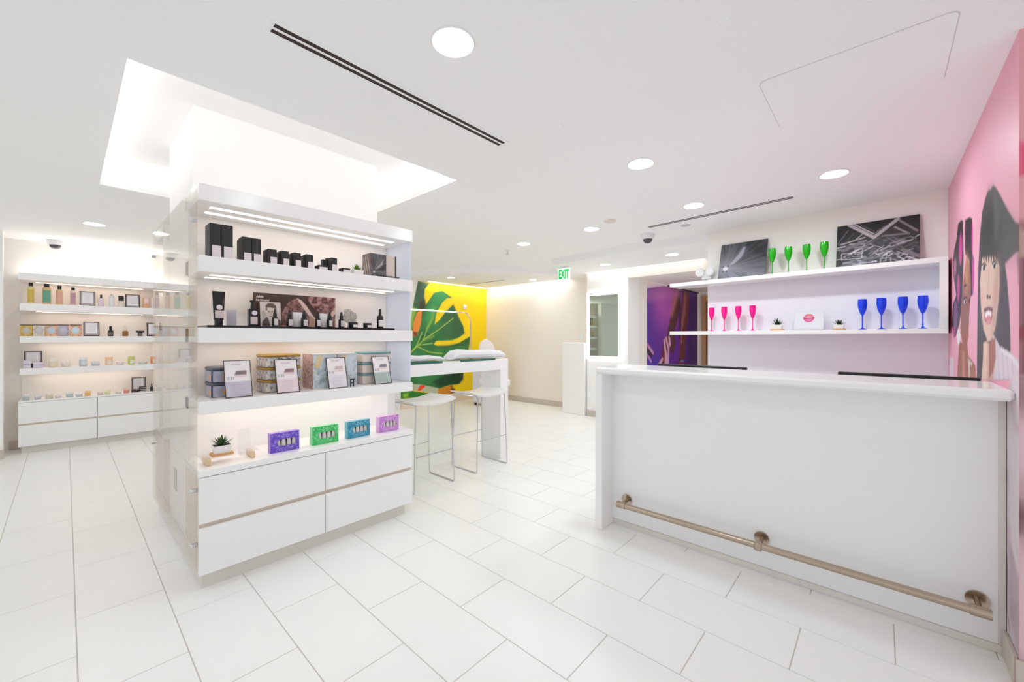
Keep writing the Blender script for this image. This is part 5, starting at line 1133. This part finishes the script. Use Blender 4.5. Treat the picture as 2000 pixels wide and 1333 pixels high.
# pictures on the top board
def picture(name, label, ua, ub, vt, d0, d1, draw, nx_, ny_):
    sA, sB = plw(ua, d0), plw(ub, d0); w = abs(sA - sB); s = (sA + sB) / 2; um = (ua + ub) / 2
    h = (plz(um, vt, (d0 + d1) / 2) - BT1); L_ = math.hypot(h, d0 - d1); tl_ = math.atan2(d0 - d1, h)
    t = wthing(name, label, 'picture', s, d0, BT1); R = Matrix.Translation((0, 0, 0.012 * math.sin(tl_) + 0.0003)) @ Matrix.Rotation(-tl_, 4, 'X')
    m = MB(); m.box((-w / 2, 0.001, 0.001), (w / 2, 0.012, L_), M=R); obj('panel_board', m, BLACK, t)
    p = Print(w, L_, nx_, ny_, (40, 38, 42)); draw(p, w, L_); p.put('picture_print', t, R @ Matrix.Translation((-w / 2, 0, 0)))
def leafpic(p, W, H):
    cx, cy = W * 0.15, H * 0.30; th = np.arctan2(p.y - cy, p.x - cx); rr = np.hypot(p.x - cx, p.y - cy) / W
    st2 = vnoise(th * 14 + 40, rr * 1.5 + 3, 91, 4); v = 0.045 + 0.22 * np.clip(st2 - 0.3, 0, 1) + 0.30 * np.exp(-rr * 3.6) + 0.12 * np.clip((0.3 - p.y / H), 0, 1) * (p.x / W)
    p.c = np.stack([v * 0.92, v * 0.92, v * 1.06], -1)
    sec = (th > -0.55) & (th < 0.25); p.blend(sec * 0.25 * np.exp(-rr * 1.2), (170, 172, 188)); sec = (th < -0.6) & (th > -1.1); p.blend(sec * 0.45, (150, 154, 174)); sec = (th < -1.1) & (th > -1.9); p.blend(sec * 0.2, (120, 124, 142))
    p.poly([(cx + W * 0.07, cy + H * 0.08), (W * 0.34, H * 0.42), (W * 0.5, H * 0.62), (W * 0.56, H * 0.86), (W * 0.5, H * 0.86), (W * 0.40, H * 0.66)], (176, 176, 190), 0.012, 0.85)
    p.poly([(W * 0.56, H), (W * 0.6, H * 0.7), (W * 0.5, H * 0.52), (W * 0.7, H * 0.7), (W, H * 0.5), (W, H)], (34, 34, 40), 0.05, 0.6)
    for a in (0.9, 2.4, -2.2, -1.05): p.line([(cx, cy), (cx + 0.1 * W * math.cos(a), cy + 0.1 * W * math.sin(a))], W * 0.02, (20, 20, 24), 0.8)
    p.ell((cx, cy), W * 0.055, H * 0.055, (224, 224, 238), 1, 0.5)
picture('plant_picture', 'black and white radial leaf picture leaning on the top bar shelf', 1401.5, 1493, 472.5, 0.135, 0.02, leafpic, 110, 90)
def citypic(p, W, H):
    B = lambda a, b: (a * W, (1 - b) * H); r_ = random.Random(12)
    nn = vnoise(p.x * 26, p.y * 26, 95, 3); p.blend(np.clip((nn - 0.5) * 1.4, 0, 0.5), (120, 112, 122))
    for k in range(150):
        x, y = r_.random(), r_.uniform(0.42, 1.0); a = math.radians(r_.choice((-38, 32, 8)) + r_.uniform(-8, 8)) if x > 0.5 else math.radians(r_.choice((-4, 6, 30)) + r_.uniform(-6, 6))
        l = r_.uniform(0.015, 0.09) * W; c = int(r_.choice((30, 60, 100, 150, 190, 225))); q = B(x, y)
        p.line([(q[0] - l * math.cos(a), q[1] - l * math.sin(a)), (q[0] + l * math.cos(a), q[1] + l * math.sin(a))], r_.uniform(0.003, 0.014), (c, c - 6, c + 2), r_.uniform(0.4, 0.9))
    p.poly([B(0, 0), B(0.2, 0), B(0.47, 0.36), B(0.2, 0.42), B(0, 0.42)], (38, 34, 38), 0.02, 0.75); p.poly([B(0.76, 0), B(1, 0), B(1, 0.42), B(0.6, 0.42), B(0.52, 0.34)], (42, 36, 40), 0.02, 0.7); p.poly([B(0.24, 0), B(0.74, 0), B(0.47, 0.28)], (28, 26, 28), 0.01, 0.95)
    for (a, b, wd, c) in (((0.155, 0.0), (0.475, 0.37), 0.045, (196, 188, 194)), ((0.475, 0.37), (0.755, 0.03), 0.045, (186, 178, 184)), ((0.22, 0.0), (0.475, 0.29), 0.016, (206, 198, 202)), ((0.475, 0.29), (0.6, 0.15), 0.014, (120, 112, 116)), ((0.30, 0.03), (0.475, 0.22), 0.012, (96, 90, 92)), ((0.02, 0.40), (0.15, 0.12), 0.014, (110, 104, 108)), ((0.12, 0.38), (0.22, 0.2), 0.010, (96, 90, 96)), ((0.25, 0.36), (0.33, 0.26), 0.012, (190, 182, 186)), ((0.78, 0.08), (0.97, 0.34), 0.03, (140, 130, 134)), ((0.72, 0.2), (0.86, 0.36), 0.02, (170, 160, 164)), ((0.58, 0.36), (0.88, 0.38), 0.03, (120, 112, 118)), ((0.05, 0.44), (0.36, 0.34), 0.02, (180, 172, 178)), ((0.1, 0.58), (0.34, 0.44), 0.05, (120, 114, 122)), ((0.64, 0.72), (0.62, 0.92), 0.008, (200, 194, 200)), ((0.82, 0.72), (0.96, 0.86), 0.05, (120, 112, 118))):
        p.line([B(*a), B(*b)], wd * 0.55, c, 0.9)
    for (a, b, c, d) in ((0.07, 0.66, 0.33, 0.80), (0.24, 0.60, 0.34, 0.70), (0.56, 0.86, 0.68, 0.97)):
        p.line([B(a, b), B(c, b), B(c, d), B(a, d), B(a, b)], 0.005, (206, 204, 212), 0.8)
    p.poly([B(0.02, 1.0), B(0.12, 0.9), B(0.38, 0.86), B(0.36, 1.0)], (150, 150, 166), 0.04, 0.5)
picture('city_picture', 'wide black and white city picture leaning on the top bar shelf', 1632.5, 1796, 430, 0.10, 0.03, citypic, 170, 90)

# ------------------------------------------------------------------ wall shelving goods
YL = 7.16
def lx(u0, u1, y=YL): return yx(u0, u1, y)
def lz(u, v, z, y=YL): return max(0.02, onY(u, v, y)[2] - z)
CLR = sheet('pale_clear_bottle', (238, 236, 240), ior=1.4)
def lb(u0, u1, v, z, label, body, cap, capf, lab, capr=0.62, sq=False, grp='bottles on the upper wall shelf', neck=True):
    x, w = lx(u0, u1); h = lz((u0 + u1) / 2, v, z); return bottle(w / 2, h, label, (x, YL, z), body, cap, capf, lab, capr, grp, 'bottle', 'skincare_bottle', neck, sq)
lb(53, 67.5, 552.5, LA, 'yellow-green bottle with black cap, first on the upper wall shelf', rgbm((232, 216, 160)), BLACK, 0.15, ((214, 188, 92), 0.1, 0.8))
lb(82, 100, 554.5, LA, 'amber bottle with teal label and black cap on the upper wall shelf', rgbm((222, 190, 142)), BLACK, 0.14, ((112, 172, 150), 0.1, 0.78))
lb(109, 123, 558.5, LA, 'peach bottle with pink label and black cap on the upper wall shelf', rgbm((228, 196, 140)), BLACK, 0.17, ((226, 176, 156), 0.1, 0.8))
lb(136.5, 148.5, 562, LA, 'slender bottle with mauve label and black cap on the upper wall shelf', rgbm((236, 214, 190)), BLACK, 0.14, ((202, 160, 172), 0.1, 0.8))
lb(191, 204, 576, LA, 'pale pink dropper bottle on the upper wall shelf between the framed signs', rgbm((236, 214, 226)), BLACK, 0.30, None, 0.34)
lb(213, 223.5, 575.5, LA, 'clear bottle with grey cap on the upper wall shelf', rgbm((226, 226, 236)), rgbm((176, 176, 190)), 0.08, ((236, 236, 240), 0.1, 0.8), 0.5)
lb(230, 243, 578.5, LA, 'clear bottle with large black cap next to the second upper framed sign', rgbm((240, 230, 220)), BLACK, 0.42, ((238, 226, 214), 0.1, 0.9), 0.85)
x, w = lx(279, 293); carton(w, 0.05, lz(286, 582, LA), 'peach and pink carton on the upper wall shelf', (x, YL, LA), 0, 'cartons on the wall shelves', rgbm((226, 176, 140)), (0.2, 0.8, 0.45, 0.98), rgbm((240, 214, 216)))
x, w = lx(297, 306); carton(w, 0.05, lz(301, 583, LA), 'plain white carton at the end of the upper wall shelf', (x, YL, LA), 0, 'cartons on the wall shelves', rgbm((240, 238, 240)), None)
def lframe(ul, ur, vt, z, label, y=YL, tilt=10, rz=0.0, mount=(226, 218, 226)):
    x, w = yx(ul, ur, y); h = (onY((ul + ur) / 2, vt, y + 0.05)[2] - z)
    def dr(p, W, H):
        p.c[:] = lin(np.array((176, 164, 166)) / 255.0); p.poly([(W * .08, H * .13), (W * .90, H * .13), (W * .90, H * .98), (W * .08, H * .98)], (246, 242, 246))
        for k in range(6): p.line([(W * .28, H * (.3 + .09 * k)), (W * .7, H * (.3 + .09 * k))], H * .02, (200, 196, 206), .8)
    sign_frame(w, h, label, (x, y, z), dr, w * 0.055, tilt, 0.012, mount, rz)
lframe(155.5, 186.5, 570, LA, 'dark framed sign on the upper wall shelf beside the mauve-labelled bottle')
lframe(245, 273.5, 576, LA, 'dark framed sign on the upper wall shelf beside the big-capped bottle')
for k, (a, b, c1, c2) in enumerate(((39, 63.5, (224, 186, 90), (196, 190, 180)), (63.8, 88, (236, 220, 202), (206, 200, 204)), (88.3, 112, (240, 186, 146), (198, 208, 220)), (112.4, 135, (196, 180, 190), (196, 194, 210)), (136.5, 159, (236, 150, 96), (204, 226, 238)))):
    x, w = lx(a, b); h = lz((a + b) / 2, 634.5, LB); nm = ('mustard', 'cream', 'peach', 'mauve', 'orange checked')[k]
    t = thing('gift_set_box', nm + ' gift box with scalloped window and black top on the wall shelf', 'box', (x, YL, LB), 0, 'boxed sets on the wall shelf')
    m = MB(); m.box((-w / 2 + 0.0005, 0, 0), (w / 2 - 0.0005, 0.09, h * 0.94), ch=0.001); obj('box_body', m, rgbm(c1), t)
    m = MB(); m.box((-w / 2, -0.002, h * 0.94), (w / 2, 0.092, h)); obj('box_top', m, BLACK, t)
    p = Print(w - 0.002, h * 0.93, 36, 34, c1); W, H = w - 0.002, h * 0.93
    n = vnoise(p.x * 90 + k * 9, p.y * 90, 101 + k, 2)
    if k == 4: p.blend(((np.floor(p.x * 110) + np.floor(p.y * 110)) % 2) * 0.8, (250, 226, 206))
    p.blend(np.clip((n - 0.55) * 4, 0, 0.6), tuple(int(q * 0.7) for q in c1)); p.ell((W * .5, H * .52), W * .36, H * .36, c2, 1, 0.12); p.ell((W * .5, H * .58), W * .2, H * .2, tuple(min(255, q + 14) for q in c2), 0.8, 0.6)
    p.put('front_print', t, Matrix.Translation((-W / 2, -0.0006, 0)))
lframe(163, 194.5, 628.5, LB, 'dark framed sign leaning on the middle wall shelf after the gift boxes', tilt=16)
lframe(287, 316, 631, LB, 'dark framed sign at the glass end of the middle wall shelf', tilt=12)
lb(210.5, 221.5, 637.5, LB, 'rounded black perfume bottle on the middle wall shelf', BLACK, BLACK, 0.38, ((120, 110, 106), 0.25, 0.6), 0.5, True, 'flasks on the middle wall shelf')
lb(239, 250.5, 637, LB, 'amber flask with cream cap on the middle wall shelf', rgbm((168, 118, 60)), rgbm((240, 222, 198)), 0.45, ((150, 104, 52), 0.2, 0.8), 0.55, True, 'flasks on the middle wall shelf')
x, w = lx(265, 282); h = lz(273, 646.5, LB); t = thing('wide_lid_jar', 'small grey jar under a wide flat black lid on the middle wall shelf', 'jar', (x, YL, LB))
m = MB(); m.lathe([(w * 0.29, 0), (w * 0.29, h * 0.55)], 18); obj('jar_body', m, rgbm((120, 118, 116)), t); m = MB(); m.lathe([(w * 0.2, h * 0.55), (w * 0.5, h * 0.72), (w * 0.5, h), ], 20); obj('lid', m, BLACK, t)
# third wall shelf
lframe(46.5, 82.5, 686.5, LC, 'dark framed sign behind pale lilac cartons on the third wall shelf', 7.26, 8)
for (a, b, v, l) in ((45, 60.5, 704.5, 'tall pale lilac carton before the third-shelf framed sign'), (64.5, 84.5, 708.5, 'flat pale lilac carton before the third-shelf framed sign')):
    x, w = lx(a, b); carton(w, 0.06, lz((a + b) / 2, v, LC), l, (x, YL, LC), 0, 'cartons on the wall shelves', rgbm((226, 220, 234)), (0.0, 1.0, 0.45, 0.55), rgbm((170, 160, 186)))
m = MB(); x, w = lx(61, 64.3); m.box((x - w / 2, YL, LC), (x + w / 2, YL + 0.03, LC + 0.05), ch=0.002); tag(obj('small_black_vial', m, BLACK), 'tiny black vial between the pale lilac cartons', 'vial')
def lj(a, b, v, z, label, c1, c2, lf=0.35, grp='cream jars on the third wall shelf', lab=None):
    x, w = lx(a, b); jar(w / 2, lz((a + b) / 2, v, z), label, (x, YL, z), rgbm(c1), rgbm(c2), lf, grp, rgbm(lab) if lab else None)
lj(95, 113, 699.5, LC, 'tall cream jar with ivory lid on the third wall shelf', (236, 222, 198), (244, 236, 222), 0.4)
lj(119.5, 138.5, 707, LC, 'low blush jar on the third wall shelf next to the tall cream jar', (236, 222, 214), (242, 232, 228), 0.45)
lj(154, 170.5, 698, LC, 'tall grey-blue jar with white lid on the third wall shelf', (196, 206, 212), (238, 238, 238), 0.32, lab=(222, 228, 232))
lj(178, 195.5, 706, LC, 'low grey-blue jar on the third wall shelf', (200, 208, 214), (226, 230, 234), 0.5)
lj(205, 220.5, 697.5, LC, 'tall peach jar with orange lid on the third wall shelf', (242, 206, 176), (246, 204, 160), 0.35, lab=(244, 226, 210))
lj(227, 241.5, 707, LC, 'low pale pink jar on the third wall shelf', (230, 216, 220), (238, 228, 230), 0.5)
lj(249.5, 263.5, 696.5, LC, 'tall lime jar with white label on the third wall shelf', (190, 200, 92), (206, 214, 130), 0.36, lab=(238, 238, 222))
lj(270.5, 288, 706.5, LC, 'low pale green jar on the third wall shelf', (206, 220, 206), (216, 226, 214), 0.5)
lj(293.5, 308, 696.5, LC, 'tall coral jar with white label at the glass end of the third wall shelf', (232, 140, 100), (236, 160, 118), 0.36, lab=(246, 226, 218))
# counter of the wall shelving
GC = 'sample jars on the wall counter'
for (a, b, v, c1, c2, l) in ((44, 57.5, 770, (196, 206, 210), (236, 238, 238), 'grey-blue jar, first on the counter of the wall shelving'), (67, 80.5, 772.5, (204, 206, 216), (232, 232, 238), 'lavender-grey jar, second on the counter of the wall shelving'), (89, 104, 767.5, (226, 218, 196), (240, 234, 222), 'beige jar, third on the counter of the wall shelving'), (107, 121, 772.5, (228, 220, 220), (238, 232, 232), 'low blush jar, fourth on the counter of the wall shelving'), (128.5, 143.5, 766, (196, 208, 210), (236, 238, 238), 'tall grey jar, fifth on the counter of the wall shelving'), (148, 161.5, 769, (204, 214, 220), (230, 234, 238), 'low grey jar, sixth on the counter of the wall shelving'), (165, 177.5, 763.5, (240, 186, 116), (244, 212, 168), 'orange jar on the counter of the wall shelving'), (190, 202, 766, (232, 206, 200), (240, 226, 222), 'low rose jar on the counter of the wall shelving'), (204.5, 216, 760.5, (226, 228, 180), (238, 238, 216), 'pale lime jar on the counter of the wall shelving'), (225, 236.5, 764, (226, 222, 214), (236, 234, 228), 'low ivory jar on the counter of the wall shelving'), (241, 252.5, 760, (230, 150, 130), (238, 190, 176), 'coral jar beside the black cartons on the wall counter')):
    lj(a, b, v, LT, l, c1, c2, 0.38, GC)
lframe(257.5, 285, 737, LT, 'dark framed sign behind black cartons on the counter of the wall shelving', 7.26, 8)
x, w = lx(257, 265.5); carton(w, 0.05, lz(261, 761.5, LT), 'small brown carton before the counter framed sign', (x, YL, LT), 0, 'cartons on the wall counter', rgbm((96, 70, 54)), (0.1, 0.9, 0.3, 0.8), rgbm((60, 46, 40)))
x, w = lx(272.5, 286); hh = lz(279, 755.5, LT) / 3
for k in range(3): carton(w, 0.05, hh - 0.001, ('bottom', 'middle', 'top')[k] + ' black carton of the stack before the counter framed sign', (x, YL, LT + hh * k), 0, 'cartons on the wall counter', INK, (0.05, 1.0, 0.1, 0.45))
x, w = lx(266, 271); carton(w, 0.04, lz(268, 764, LT), 'tiny black carton between the brown one and the black stack', (x, YL, LT), 0, 'cartons on the wall counter', INK, None)
lb(293, 299.5, 749.5, LT, 'small black spray bottle at the end of the wall counter', BLACK, BLACK, 0.42, None, 0.4, False, 'cartons on the wall counter')
